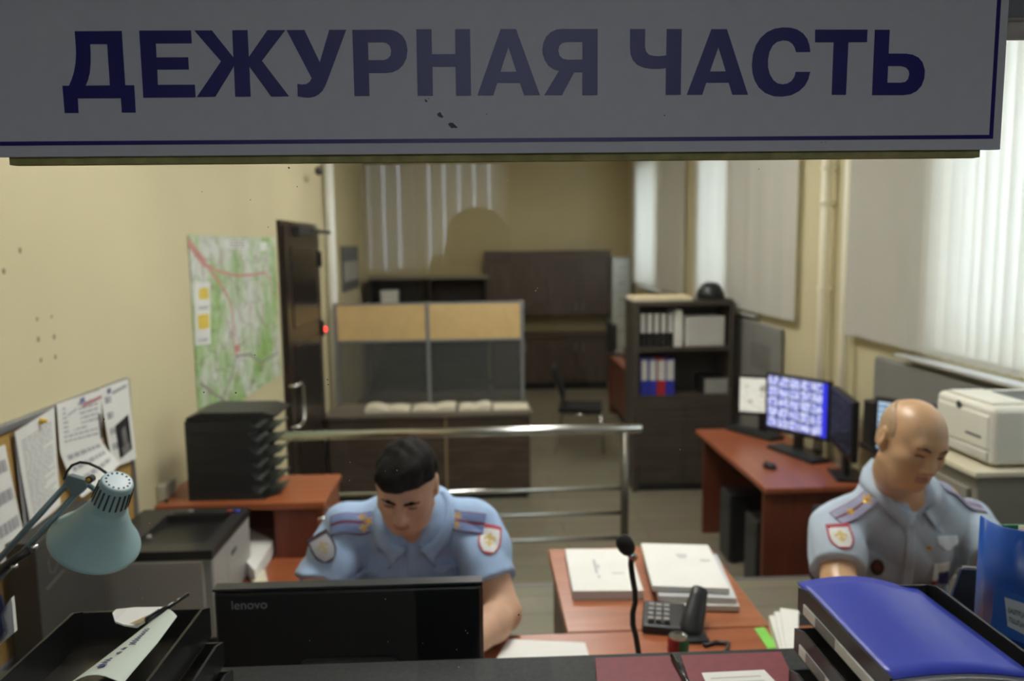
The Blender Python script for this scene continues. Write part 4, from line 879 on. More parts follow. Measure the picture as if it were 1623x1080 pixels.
# grey printer on a stand
GX0, GX1, GY0, GY1, GZ0, GZ1 = -1.275, -0.885, 2.54, 2.965, 0.80, 1.12
t = thing('printer_stand', 'dark low stand carrying the grey printer by the left wall', 'stand', (-1.08, 2.75, FL))
part(t, 'top', MB().bx(GX0-0.01, GX1+0.01, GY0-0.01, 2.69, GZ0-0.025, GZ0), black, world=True)
for x in (GX0, GX1-0.02): part(t, 'side_panel', MB().bx(x, x+0.02, GY0, 2.685, FL, GZ0-0.025), charcoal, world=True)
part(t, 'shelf', MB().bx(GX0+0.02, GX1-0.02, GY0, 2.685, FL+0.15, FL+0.17), charcoal, world=True)
GZ0 = LS if False else GZ0
t = thing('printer', 'light grey printer with black top, by the left wall under the notice board', 'printer', (-1.08, 2.75, GZ0))
gp = mat('printer_grey', (160, 158, 152), 0.42, var=0.04); gpd = mat('printer_taupe', (172, 168, 160), 0.45, var=0.05)
ptop = mat('printer_black', (44, 44, 43), 0.35, var=0.1)
part(t, 'body', MB().bx(GX0, GX1, GY0+0.004, 2.69, GZ0+0.01, GZ1-0.03).bx(GX0, GX1, 2.69, GY1, LS+0.005, GZ1-0.03), gp, bevel=0.008, world=True)
part(t, 'front_panel', MB().bx(GX0+0.004, GX1-0.03, GY0-0.006, GY0+0.006, GZ0+0.02, GZ1-0.035), gpd, bevel=0.004, world=True)
lid = MB(); lid.bx(GX0-0.002, GX1+0.002, GY0-0.004, GY0+0.07, GZ1-0.03, GZ1).bx(GX0-0.002, GX1+0.002, GY1-0.07, GY1+0.002, GZ1-0.03, GZ1).bx(GX0-0.002, GX0+0.11, GY0+0.07, GY1-0.07, GZ1-0.03, GZ1).bx(GX1-0.045, GX1+0.002, GY0+0.07, GY1-0.07, GZ1-0.03, GZ1)
part(t, 'top_cover', lid, ptop, world=True)
part(t, 'output_tray', MB().add([(GX0+0.11, GY0+0.07, GZ1-0.004), (GX1-0.045, GY0+0.07, GZ1-0.004), (GX1-0.045, GY1-0.07, GZ1-0.028), (GX0+0.11, GY1-0.07, GZ1-0.028)], [(0,1,2,3)]), black, world=True)
part(t, 'control_panel', MB().bx(GX0+0.13, GX1-0.03, GY1-0.06, GY1-0.01, GZ1, GZ1+0.006), ptop, bevel=0.003, world=True)
for px, c, nm in ((302, (150, 150, 146), 'button_grey'), (364, (150, 60, 40), 'button_red'), (376, (60, 70, 190), 'button_blue')):
    q = PZ(px, 811, GZ1+0.006); part(t, 'button', MB().lathe([(0.009, 0), (0.009, 0.004), (0.006, 0.006)], 14, Matrix.Translation(q)), mat(nm, c, 0.4), world=True)
q = PZ(236, 852, GZ1); part(t, 'button', MB().lathe([(0.010, 0), (0.010, 0.004), (0.006, 0.007)], 14, Matrix.Translation(q)), mat('button_grey', (150, 150, 146)), world=True)
q = PX(371, 873, GX1+0.001)
part(t, 'emblem', MB().bx(GX1, GX1+0.002, q.y-0.03, q.y+0.03, q.z-0.008, q.z+0.008), mat('dark_emblem', (70, 74, 80)), world=True)
c = [PZ(x, y, LS+0.06) for x, y in ((396, 838), (434, 857), (404, 905), (390, 890))]
t = thing('paper_stack', 'white sheets sticking out behind the grey printer, on the cherry step', 'papers', tuple((c[0]+c[2])/2-Vector((0, 0, 0.06))))
part(t, 'sheets', MB().slab(c, 0.055), paper_m, world=True)
c = [PZ(x, y, LS+0.02) for x, y in ((398, 905), (420, 903), (424, 921), (400, 923))]
t = thing('note_pad', 'small cream note pad in front of the sheets beside the grey printer', 'note pad', tuple((c[0]+c[2])/2-Vector((0, 0, 0.02))))
part(t, 'sheets', MB().slab(c, 0.018), paper2_m, world=True)
q = PX(266, 786, XW+0.02)
t = thing('wall_socket', 'pale wall socket box low on the left wall, left of the letter trays', 'socket', (XW+0.001, q.y, q.z-0.05))
part(t, 'box', MB().bx(0, 0.035, -0.07, 0.06, 0, 0.11), mat('pale_box', (176, 172, 150), 0.5), bevel=0.005)
part(t, 'cable', MB().tube([(0.03, -0.06, 0.05), (0.05, -0.09, 0.06), (0.05, -0.12, 0.02), (0.03, -0.14, -0.05)], 0.006, 8), black, smooth=True)
# dark carton with a pale emblem beside the printer
t = thing('carton', 'dark grey carton with a faint emblem between the cork board and the grey printer', 'box', (-1.2, 2.25, DT-0.2))
cart = mat('dark_carton', (58, 56, 52), 0.7, var=0.15, scale=8)
part(t, 'body', MB().bx(-1.27, -1.19, 2.09, 2.46, 0.9, 1.325), cart, bevel=0.004, world=True)
mb = MB(); pc = PX(85, 893, -1.188)
for k in range(3):
    a = k*2*PI/3+0.4; mb.add([(-1.1885, pc.y+0.028*math.cos(a)+0.006*math.cos(a+PI/2*s), pc.z+0.028*math.sin(a)+0.006*math.sin(a+PI/2*s)) for s in (-1, 1)]+[(-1.1885, pc.y+0.028*math.cos(a+1.6)+0.006*math.cos(a+1.6-PI/2*s), pc.z+0.028*math.sin(a+1.6)+0.006*math.sin(a+1.6-PI/2*s)) for s in (-1, 1)], [(0,1,2,3)])
part(t, 'emblem', mb, mat('faint_print', (104, 102, 96), 0.7), world=True)
part(t, 'tape', MB().slab([PX(x, y, -1.1885) for x, y in ((98, 905), (104, 903), (76, 936), (72, 934))], 0.0008), mat('faint_tape', (92, 90, 84), 0.6), world=True)
t = thing('plinth_shelf', 'low dark shelf under the dark carton', 'shelf', (-1.24, 2.28, FL))
part(t, 'board', MB().bx(-1.29, -1.17, 2.05, 2.5, 0.875, 0.9), charcoal, world=True)
for y in (2.06, 2.46): part(t, 'bracket', MB().bx(-1.29, -1.18, y, y+0.03, FL, 0.875), charcoal, world=True)
# ------------------------------------------------------------------ operators' desks
t = thing('desk', 'long cherry operators\' desk behind the stone ledge', 'desk', (0.4, 1.6, FL))
part(t, 'desktop', MB().bx(-0.86, 1.5, 1.32, 1.945, DT-0.028, DT), cherryx, bevel=0.004, world=True)
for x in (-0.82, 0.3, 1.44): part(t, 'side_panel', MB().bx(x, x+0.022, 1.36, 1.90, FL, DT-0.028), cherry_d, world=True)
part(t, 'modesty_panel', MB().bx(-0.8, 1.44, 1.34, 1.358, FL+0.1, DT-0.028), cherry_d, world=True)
t = thing('side_desk', 'cherry side desk with paper stacks between the two officers', 'desk', (0.48, 2.23, FL))
sd = wood('cherry_side', (150, 90, 60), (172, 108, 74), 0.3, 'X', 2.0)
part(t, 'desktop', MB().bx(0.214, 0.748, 1.95, 2.518, DT-0.028, DT), sd, bevel=0.004, world=True)
for x in (0.23, 0.71): part(t, 'side_panel', MB().bx(x, x+0.022, 1.97, 2.50, FL, DT-0.028), cherry_d, world=True)
# black monitor seen from behind
MY = 1.42
tl, tr = PY(338, 930, MY), PY(765, 925, MY)
mx0, mx1, mzt = tl.x, tr.x, (tl.z+tr.z)/2
t = thing('office_monitor', 'big black monitor seen from behind, in front of the seated dark-haired officer', 'monitor', ((mx0+mx1)/2, MY, DT))
mb = MB(); mb.bx(mx0, mx1, MY, MY+0.018, mzt-0.31, mzt)
part(t, 'screen_frame', mb, black, bevel=0.005, world=True)
part(t, 'screen', MB().bx(mx0+0.016, mx1-0.016, MY+0.018, MY+0.0195, mzt-0.294, mzt-0.016), screen_material('desk_screen', 'list', 0.5), world=True)
mb = MB(); mb.prism([(mx0+0.004, mzt-0.306), (mx1-0.004, mzt-0.306), (mx1-0.004, mzt-0.004), (mx0+0.004, mzt-0.004)], 0, 0.014, Matrix(((1,0,0,0),(0,0,-1,MY),(0,1,0,0),(0,0,0,1))))
part(t, 'back_cover', mb, mat('monitor_back', (22, 24, 26), 0.33, var=0.1, scale=60), bevel=0.006, world=True)
part(t, 'top_edge', MB().bx(mx0+0.002, mx1-0.002, MY-0.012, MY+0.016, mzt-0.001, mzt+0.0035), mat('monitor_edge', (44, 48, 52), 0.35), world=True)
part(t, 'vesa_hump', MB().bx((mx0+mx1)/2-0.09, (mx0+mx1)/2+0.09, MY-0.04, MY-0.014, mzt-0.29, mzt-0.13), black, bevel=0.012, world=True)
part(t, 'stand', MB().bx((mx0+mx1)/2-0.035, (mx0+mx1)/2+0.035, MY-0.03, MY-0.005, DT+0.012, mzt-0.2), black, bevel=0.004, world=True)
part(t, 'foot', MB().bx((mx0+mx1)/2-0.12, (mx0+mx1)/2+0.12, MY-0.09, MY+0.10, DT, DT+0.014), black, bevel=0.006, world=True)
q, q2 = PY(366, 966, MY-0.0145), PY(422, 966, MY-0.0145)
text_mesh('logo', 'lenovo', 0.02, Matrix(((1,0,0,q.x),(0,0,-1,MY-0.0142),(0,1,0,q.z-0.001),(0,0,0,1))), mat('logo_grey', (150, 154, 156), 0.35), 0.0003, t, fit=q2.x-q.x)
t = thing('keyboard', 'black keyboard on the operators\' desk before the dark-haired officer', 'keyboard', (-0.2, 1.66, DT), 0.05)
part(t, 'body', MB().bx(-0.21, 0.21, -0.06, 0.06, 0, 0.016), black, bevel=0.005)
mb = MB()
for i in range(14):
    for j in range(4): mb.bx(-0.2+i*0.0288, -0.2+i*0.0288+0.024, -0.052+j*0.026, -0.052+j*0.026+0.022, 0.016, 0.021)
part(t, 'keys', mb, charcoal)
# papers, stacks and small things on the desks
c = [PZ(x, y, DT+0.006) for x, y in ((806, 1013), (927, 1019), (945, 1075), (770, 1070))]
t = thing('paper_sheet', 'white sheets lying on the operators\' desk right of the black monitor', 'paper', tuple((c[0]+c[2])/2-Vector((0, 0, 0.006))))
part(t, 'sheets', MB().slab(c, 0.005), paper_m, world=True)
zt1 = DT+0.026
c = [PZ(x, y, zt1) for x, y in ((896, 871), (998, 871), (1020, 937), (908, 938))]
t = thing('paper_stack', 'neat stack of white paper at the left of the side desk', 'papers', tuple((c[0]+c[2])/2-Vector((0, 0, 0.026))))
part(t, 'sheets', MB().slab(c, 0.025), mat('paper_edges', (214, 214, 208), 0.8, var=0.06, scale=10, stretch=(1, 1, 60)), world=True)
mb = MB(); mb.slab([p+Vector((0, 0, 0.0012)) for p in c], 0.001); ink_c = lambda u, v: c[0].lerp(c[1], u).lerp(c[3].lerp(c[2], u), v)+Vector((0, 0, 0.0016))
for (u0, v0, u1, v1) in ((0.38, 0.28, 0.42, 0.62), (0.43, 0.40, 0.46, 0.50), (0.40, 0.66, 0.44, 0.72), (0.62, 0.6, 0.8, 0.63)): mb.quad([ink_c(u0, v0), ink_c(u1, v0), ink_c(u1, v1), ink_c(u0, v1)], 1)
part(t, 'cover_sheet', mb, [paper_m, mat('pale_pencil', (186, 188, 190), 0.8)], world=True)
def sheaf(cs, z, thick, name, lab, cover=None, marks=None):
    c = [PZ(x, y, z) for x, y in cs]
    t = thing(name, lab, 'papers', tuple((c[0]+c[2])/2-Vector((0, 0, thick))), 0, 'document piles on the side desk')
    part(t, 'sheets', MB().slab(c, thick-0.003), MATS['paper_edges'], world=True)
    mb = MB(); mb.slab([p+Vector((0, 0, 0.0015)) for p in c], 0.0035)
    for (u0, v0, u1, v1) in (marks or []):
        f = lambda u, v: c[0].lerp(c[1], u).lerp(c[3].lerp(c[2], u), v)+Vector((0, 0, 0.0021)); mb.quad([f(u0, v0), f(u1, v0), f(u1, v1), f(u0, v1)], 1)
    part(t, 'cover', mb, [cover or paper_m, MATS['pale_pencil']], world=True)
sheaf([(1030, 886), (1140, 888), (1172, 962), (1052, 960)], DT+0.017, 0.016, 'document_pile', 'lowest document pile behind the cordless telephone', paper_m)
sheaf([(1024, 880), (1136, 880), (1168, 950), (1044, 946)], DT+0.034, 0.016, 'document_pile', 'middle document pile behind the cordless telephone', mat('grey_card', (196, 198, 200), 0.7))
sheaf([(1016, 862), (1122, 865), (1156, 934), (1034, 930)], DT+0.052, 0.017, 'document_pile', 'top white folder of the pile behind the cordless telephone', paper_m, [(0.46, 0.26, 0.62, 0.30), (0.48, 0.32, 0.6, 0.36), (0.78, 0.38, 0.92, 0.42)])
c = [PZ(x, y, DT+0.006) for x, y in ((1012, 868), (1024, 868), (1030, 905), (1016, 905))]
# green sticker
c = [PZ(x, y, DT+0.002) for x, y in ((1195, 996), (1211, 994), (1234, 1026), (1217, 1029))]
solo('sticky_note', MB().slab(c, 0.0018), mat('green_note', (130, 206, 84), 0.6), 'bright green sticky strip on the right edge of the side desk', 'sticky note')
# cordless telephone
q = PZ(1055, 992, DT)
t = thing('cordless_telephone', 'black cordless telephone with upright handset on the side desk', 'telephone', (q.x, q.y, DT), math.radians(-14))
part(t, 'base', MB().prism([(-0.055, 0), (0.055, 0), (0.055, 0.042), (-0.055, 0.022)], -0.06, 0.05, basis((0,1,0),(0,0,1),(1,0,0))), black, bevel=0.006)
mb = MB()
for i in range(3):
    for j in range(4): mb.bx(-0.045+i*0.02, -0.031+i*0.02, -0.04+j*0.019, -0.027+j*0.019, 0.030+j*0.0035, 0.036+j*0.0035)
part(t, 'keys', mb, grey_plastic)
h = MB(); lo, hi = PY(1092, 1012, 1.90), PY(1110, 932, 1.99)
inv = (Matrix.Translation(t.location) @ t.rotation_euler.to_matrix().to_4x4()).inverted()
ax = (hi-lo).normalized(); sd_ = Vector((1, 0, 0)); sd_ = (sd_-ax*sd_.dot(ax)).normalized(); nn = ax.cross(sd_)
rings = [(0.0, 0.024, 0.017), (0.15, 0.030, 0.020), (0.45, 0.028, 0.017), (0.8, 0.023, 0.015), (0.95, 0.022, 0.015), (1.0, 0.015, 0.010)]
vs = []; L = (hi-lo).length
for u, a_, b_ in rings:
    for j in range(16):
        an = 2*PI*j/16; ca, sa = math.cos(an), math.sin(an); k_ = (abs(ca)**3+abs(sa)**3)**(-1/3)
        vs.append(lo+ax*(u*L)+sd_*(a_*ca*k_)+nn*(b_*sa*k_))
fs = [(i*16+j, i*16+(j+1) % 16, (i+1)*16+(j+1) % 16, (i+1)*16+j) for i in range(5) for j in range(16)]+[tuple(reversed(range(16))), tuple(range(80, 96))]
h.add(vs, fs); part(t, 'handset', h, black, smooth=True, world=True)
part(t, 'cradle', MB().bx(lo.x-0.04, lo.x+0.045, lo.y-0.035, lo.y+0.045, DT, lo.z+0.012), black, bevel=0.012, world=True)
q1, q2, q3 = PZ(1118, 1024, DT+0.006), PZ(1155, 1020, DT+0.006), PZ(1152, 1032, DT+0.006)
part(t, 'cable', MB().tube([lo+Vector((0.03, 0, -0.01)), q1, (q1+q2)/2+Vector((0, 0.012, 0)), q2, q3, q3+Vector((-0.03, -0.03, 0))], 0.005, 8), black, smooth=True, world=True)
# drink can
q = PY(1075, 1008, 1.80)
t = thing('drink_can', 'small green and red drink can with silver lid in front of the cordless telephone', 'can', (q.x, 1.80, DT))
ht = q.z-DT
def can_mat():
    m = bpy.data.materials.new('can_print'); m.use_nodes = True; nt = m.node_tree; b = nt.nodes['Principled BSDF']; b.inputs['Roughness'].default_value = 0.3; b.inputs['Metallic'].default_value = 0.3
    tc = nt.nodes.new('ShaderNodeTexCoord'); sp = nt.nodes.new('ShaderNodeSeparateXYZ'); rp = nt.nodes.new('ShaderNodeValToRGB'); rp.color_ramp.interpolation = 'CONSTANT'
    rp.color_ramp.elements[0].color = lin((140, 26, 34)); rp.color_ramp.elements[1].position = 0.42; rp.color_ramp.elements[1].color = lin((24, 110, 70))
    nt.links.new(tc.outputs['Generated'], sp.inputs[0]); nt.links.new(sp.outputs[0], rp.inputs['Fac']); nt.links.new(rp.outputs['Color'], b.inputs['Base Color']); return m
part(t, 'body', MB().lathe([(0.020, 0), (0.0255, 0.006), (0.0255, ht-0.008), (0.022, ht-0.002)], 28, cap1=False), can_mat(), smooth=True)
part(t, 'lid', MB().lathe([(0.0225, ht-0.003), (0.0225, ht), (0.020, ht), (0.019, ht-0.003), (0.0001, ht-0.003)], 28, cap0=False, cap1=False), chrome)
# gooseneck microphone
t = thing('microphone', 'black gooseneck microphone rising from the operators\' desk', 'microphone', (0.337, 1.60, DT))
pts = [PY(x, y, 1.60) for x, y in ((1014, 1062), (1012, 1035), (1008, 1010), (1003, 990), (1003, 972), (1007, 955), (1006, 935), (1002, 912), (1000, 895), (1001, 880))]
part(t, 'base', MB().bx(pts[0].x-0.05, pts[0].x+0.05, 1.53, 1.67, DT, DT+0.035), black, bevel=0.008, world=True)
part(t, 'gooseneck', MB().tube([Vector((pts[0].x, 1.60, DT+0.03)), ]+pts, 0.0062, 10), black, smooth=True, world=True)
hd, b0 = PY(990, 862, 1.60), PY(1001, 880, 1.60)
dr_ = (hd-b0).normalized()
part(t, 'collar', MB().tube([b0-dr_*0.012, b0+dr_*0.006], [0.0085, 0.0095], 14), steel, smooth=True, world=True)
part(t, 'foam_windscreen', MB().lathe([(0.009, 0), (0.015, 0.006), (0.0185, 0.018), (0.018, 0.030), (0.013, 0.040), (0.0001, 0.044)], 18, axis_matrix(b0+dr_*0.004, dr_), cap1=False), mat('foam_black', (18, 18, 19), 0.95, var=0.3, scale=300), smooth=True, world=True)
# loose sheets between side desk and trays
for k, (cs, lab) in enumerate((([(1236, 964), (1266, 968), (1262, 1030), (1242, 1028)], 'uppermost of three fanned white sheets left of the black trays'),
                              ([(1227, 970), (1258, 970), (1256, 1032), (1234, 1030)], 'middle of three fanned white sheets left of the black trays'),
                              ([(1219, 976), (1250, 976), (1250, 1034), (1226, 1028)], 'lowest of three fanned white sheets left of the black trays'))):
    z = DT+0.052-0.012*k
    c = [PZ(x, y, z) for x, y in cs]
    c[2].y = c[3].y = 1.72
    solo('paper_sheet', MB().slab(c, 0.004 if k < 2 else z-DT), paper_m, lab, 'paper', 'fanned sheets left of the trays')
# ------------------------------------------------------------------ things on the stone ledge
def mfold(cs, lab):
    c = [PZ(x, y, LG+0.012) for x, y in cs]
    c[2] = Vector((c[2].x-0.02, 1.0, c[2].z)); c[3] = Vector((c[3].x-0.02, 1.0, c[3].z))
    t = thing('folder', lab, 'folder', tuple((c[0]+c[2])/2-Vector((0, 0, 0.012))), 0, 'maroon folders on the stone ledge')
    part(t, 'pages', MB().slab([p.lerp((c[0]+c[2])/2, 0.03)-Vector((0, 0, 0.0025)) for p in c], 0.009), paper_m, world=True)
    part(t, 'cover', MB().slab(c, 0.0025), maroon_m, bevel=0.001, world=True)
    return c
mfold([(943, 1043), (1070, 1039), (1085, 1080), (946, 1080)], 'plain maroon folder on the stone ledge, left of the carded one')
mfold([(1078, 1039), (1238, 1033), (1258, 1080), (1100, 1080)], 'maroon folder with a white card on it, beside the black trays')
a, b = PZ(1066, 1040, LG+0.017), PZ(1088, 1080, LG+0.017)
t = thing('pen', 'black pen lying between the two maroon folders', 'pen', tuple(b-Vector((0, 0, 0.005))))
part(t, 'barrel', MB().tube([b+(b-a)*0.8, a], 0.0045, 10), black_g, smooth=True, world=True)
part(t, 'clip', MB().tube([a+Vector((0, 0, 0.005)), a.lerp(b, 0.4)+Vector((0, 0, 0.005))], 0.0012, 6), chrome, world=True)
c = [PZ(x, y, LG+0.0145) for x, y in ((1112, 1067), (1211, 1062), (1246, 1098), (1128, 1104))]
mb = MB().slab(c, 0.0012)
f = lambda u, v: c[0].lerp(c[1], u).lerp(c[3].lerp(c[2], u), v)+Vector((0, 0, 0.0004))
for v in (0.25, 0.45, 0.65): mb.quad([f(0.1, v), f(0.86, v), f(0.86, v+0.05), f(0.1, v+0.05)], 1)
solo('card', mb, [paper_m, mat('faint_text', (190, 190, 186), 0.8)], 'white card lying on the right maroon folder', 'card')
# letter tray: mouth towards the hall (-Y)
def desk_tray(x0, x1, yb, yf, z, h, name, lab, group, m, rz=0.0, label_px=None, fm=None):
    cx_, cy_ = (x0+x1)/2, (yb+yf)/2; w = x1-x0; d = yb-yf
    t = thing(name, lab, 'letter tray', (cx_, cy_, z), rz, group)
    mb = MB(); th = 0.004
    mb.bx(-w/2, w/2, d/2-th, d/2, th, h*0.8)
    for s in (-1, 1):
        xa, xb = (-w/2, -w/2+th) if s < 0 else (w/2-th, w/2)
        mb.prism([(-d/2, th), (d/2, th), (d/2, h*0.8), (d/2-0.03, h), (-d/2, h)], xa, xb, Matrix(((0,0,1,0),(1,0,0,0),(0,1,0,0),(0,0,0,1))))
    part(t, 'walls', mb, m); part(t, 'floor_panel', MB().bx(-w/2, w/2, -d/2, d/2, 0, th), fm or m)
    return t
smoke = mat('smoked_plastic', (20, 21, 23), 0.3, var=0.1, scale=15); smokef = mat('smoked_floor', (44, 42, 36), 0.25, var=0.15, scale=6)
lt_x0, lt_x1 = PZ(80, 1006, 1.55).x, PZ(312, 985, 1.55).x
desk_tray(lt_x0+0.03, -0.398, 1.205, 0.94, LG+0.001, 0.045, 'letter_tray', 'bottom black tray of the stack at the lower left, pushed out furthest right', 'black trays at the lower left', smoke, 0.0)
desk_tray(lt_x0+0.015, -0.410, 1.205, 0.94, LG+0.048, 0.045, 'letter_tray', 'middle black tray of the stack at the lower left', 'black trays at the lower left', smoke, 0.0)
desk_tray(lt_x0, -0.428, 1.205, 0.94, LG+0.095, 0.058, 'letter_tray', 'top black tray of the stack at the lower left, holding a curled paper', 'black trays at the lower left', smoke, 0, fm=smokef)
# curled paper with handwriting
le = [PZ(x, y, 1.512) for x, y in ((247, 989), (180, 1035), (116, 1080), (95, 1095))]
ri = [PZ(x, y, 1.552) for x, y in ((281, 987), (250, 1030), (208, 1080), (195, 1096))]
mb = MB(); n = 8; vs = []
for a, b in zip(le, ri):
    for i in range(n+1):
        u = i/n; p = a.lerp(b, u); p.z += 0.022*math.sin(u*PI*0.85); vs.append(p)
fs = [(r*(n+1)+i, r*(n+1)+i+1, (r+1)*(n+1)+i+1, (r+1)*(n+1)+i) for r in range(3) for i in range(n)]
mb.add(vs, fs); mb.add([p-Vector((0, 0, 0.0012)) for p in vs], fs)
rnd = random.Random(9)
def onp(u, r):   # u across, r along (0..3)
    i = min(int(r), 2); f_ = r-i; a = le[i].lerp(le[i+1], f_); b = ri[i].lerp(ri[i+1], f_); p = a.lerp(b, u); p.z += 0.022*math.sin(u*PI*0.85)+0.0012; return p
def scrawl(r0, r1, u, amp, k, seed):
    rr = random.Random(seed); pts = []
    for j in range(k*4+1):
        r = r0+(r1-r0)*j/(k*4); pts.append(onp(u+amp*math.sin(j*PI/2+rr.uniform(-.4, .4))*rr.uniform(0.5, 1.2), r))
    mb.tube(pts, 0.0004, 5, 1)
scrawl(0.75, 1.35, 0.66, 0.07, 9, 1); scrawl(1.42, 1.5, 0.62, 0.05, 2, 2); scrawl(1.58, 1.66, 0.6, 0.05, 2, 3); scrawl(1.78, 2.3, 0.55, 0.08, 7, 4)
solo('curled_paper', mb, [mat('greenish_paper', (206, 216, 206), 0.7, var=0.03), mat('blue_ink', (96, 104, 150), 0.7)], 'curled white paper with blue handwriting in the top left tray', 'paper', smooth=True)
c = [(178, 972), (184, 966), (204, 968), (214, 963), (262, 962), (240, 978), (216, 989), (196, 990), (182, 985)]
mb = MB(); P = [PZ(x, y, 1.55) for x, y in c]; P[2].z += 0.004; P[6].z -= 0.004; mb.slab(P, 0.003)
P2 = [PZ(x, y, 1.5508) for x, y in ((262, 962.5), (256, 971), (218, 989.5), (205, 989))]; mb.quad(P2, 1)
solo('crumpled_note', mb, [paper_m, mat('brown_edge', (160, 140, 100), 0.8)], 'small crumpled white note at the back rim of the top left tray', 'paper')
a, b = PZ(298, 942, 1.565), PZ(232, 984, 1.556)
t = thing('pen', 'black pen lying across the back rim of the top left tray', 'pen', tuple(b))
part(t, 'barrel', MB().tube([a, b], [0.003, 0.0045], 10), black_g, smooth=True, world=True)
part(t, 'clip', MB().tube([b+Vector((0, 0, 0.005)), b.lerp(a, 0.3)+Vector((0, 0, 0.005))], 0.001, 6), black_g, world=True)
# navy booklet at the far left
a = PY(2, 948, 1.26); b = PY(22, 1004, 1.22)
t = thing('booklet', 'navy booklet with white pages standing at the extreme lower left', 'book', (a.x-0.02, 1.24, LG))
part(t, 'pages', MB().slab([PY(-20, 985, 1.24), PY(4, 968, 1.24), PY(18, 948, 1.24), PY(23, 1003, 1.24), PY(-20, 1040, 1.24)], 0.008), paper_m, world=True)
part(t, 'cover', MB().slab([PY(-25, 935, 1.225), PY(2, 943, 1.225), PY(8, 962, 1.225), PY(2, 975, 1.225), PY(9, 1000, 1.225), PY(-25, 1060, 1.225)], 0.004), navy_card, world=True)
t['label'] = 'navy booklet with white pages standing at the extreme lower left'
# right-hand trays with royal blue folder
rx0, rx1 = 0.518, 0.736
desk_tray(rx0-0.045, rx1-0.03, 1.15, 0.94, LG+0.001, 0.045, 'letter_tray', 'bottom black tray under the royal blue folder', 'black trays on the right', smoke)
t2 = desk_tray(rx0-0.022, rx1-0.015, 1.19, 0.94, LG+0.048, 0.045, 'letter_tray', 'middle black tray under the royal blue folder', 'black trays on the right', smoke)
t1 = desk_tray(rx0, rx1, 1.232, 0.94, LG+0.095, 0.046, 'letter_tray', 'top black tray holding the royal blue folder', 'black trays on the right', smoke)
lab_w = mat('white_label', (240, 240, 235), 0.6); lab_g = mat('clear_label', (150, 150, 148), 0.4)
for tt, xs, ys, zz in ((t1, rx0-0.0008, (1.205, 1.12, 0.945), LG+0.099), (t2, rx0-0.0228, (1.165, 1.10, 0.945), LG+0.052)):
    part(tt, 'label_strip', MB().bx(xs-0.001, xs+0.0006, ys[2], ys[0], zz, zz+0.018), lab_g, world=True)
    part(tt, 'paper_label', MB().bx(xs-0.0016, xs-0.001, ys[1]+0.04, ys[0], zz+0.001, zz+0.017).bx(xs-0.0016, xs-0.001, ys[2], ys[1]-0.03, zz+0.001, zz+0.017), lab_w, world=True)
mb = MB(); n, m_ = 14, 10; fy0, fy1 = 1.242, 0.945; vs = []
for j in range(m_+1):
    v = j/m_; y = fy0+(fy1-fy0)*v
    for i in range(n+1):
        u = i/n; x = rx0+0.002+(rx1-rx0-0.022)*u
        yy = y-0.035*max(0, u-0.62)*(1-v)-0.012*math.sin(u*PI)*(1-v)*0
        z = LG+0.095+0.042+0.011*math.sin(min(1, u*1.15)*PI)*(0.75+0.25*math.cos(v*2.5))-0.02*max(0, u-0.8)-0.006*(1-v)*u
        vs.append((x, yy, z))
fs = [(j*(n+1)+i, j*(n+1)+i+1, (j+1)*(n+1)+i+1, (j+1)*(n+1)+i) for j in range(m_) for i in range(n)]
t = thing('folder', 'royal blue plastic folder bulging in the top right-hand tray', 'folder', ((rx0+rx1)/2, 1.05, LG+0.1))
cov = part(t, 'cover', mb.add(vs, fs), blue_folder_m, smooth=True, world=True)
sm = cov.modifiers.new('Solid', 'SOLIDIFY'); sm.thickness = 0.002
mb = MB(); mb.add([(x*0.985+0.0095, y-0.004, z-0.006) for x, y, z in vs], fs); mb.add([(x*0.985+0.0095, y-0.004, max(z-0.02, LG+0.1)) for x, y, z in vs], fs)
part(t, 'papers', mb, paper_m, smooth=True, world=True)
# dark navy folder standing behind, and the blue document holder
c = [PY(x, y, 1.46) for x, y in ((1524, 903), (1640, 910))]
t = thing('folder', 'dark navy folder standing behind the right-hand trays', 'folder', (1.05, 1.46, DT))
xl0 = PY(1508, 948, 1.46).x
mb = MB(); mb.prism([(xl0-0.02, DT), (c[1].x, DT), (c[1].x, c[1].z), (c[0].x, c[0].z), (xl0, PY(1508, 948, 1.46).z)], 0, 0.006, Matrix(((1,0,0,0),(0,0,1,1.46),(0,1,0,0),(0,0,0,1))))
part(t, 'cover', mb, navy_card, world=True)
mb = MB(); mb.prism([(c[0].x+0.006, DT), (c[1].x, DT), (c[1].x, c[1].z+0.002), (c[0].x+0.008, c[0].z+0.002)], 0.0065, 0.012, Matrix(((1,0,0,0),(0,0,1,1.46),(0,1,0,0),(0,0,0,1))))
part(t, 'pages', mb, mat('dull_paper', (150, 150, 146), 0.8), world=True)
HY = 1.25
b0 = PY(1556, 1000, HY); tz = PY(1558, 846, HY).z; bxl = PY(1557, 900, HY+0.06).x
t = thing('document_holder', 'bright blue plastic document holder with a white label, at the right edge', 'holder', (bxl+0.12, HY, LG))
prof = [(bxl, HY+0.075), (bxl-0.004, HY+0.045), (bxl+0.002, HY+0.012), (bxl+0.02, HY-0.004), (bxl+0.05, HY-0.012), (bxl+0.24, HY-0.055)]
mb = MB(); k = len(prof); th = 0.003; vs = []; zb_ = LG+0.001
for i, (x, y) in enumerate(prof):
    zt_ = tz+0.004-0.05*max(0, (x-bxl-0.02))
    vs += [(x, y, zb_), (x, y, zt_)]
fs = [(2*i, 2*i+2, 2*i+3, 2*i+1) for i in range(k-1)]
sh = part(t, 'shell', mb.add(vs, fs), blue_pvc, smooth=True, world=True)
sm = sh.modifiers.new('Solid', 'SOLIDIFY'); sm.thickness = 0.003
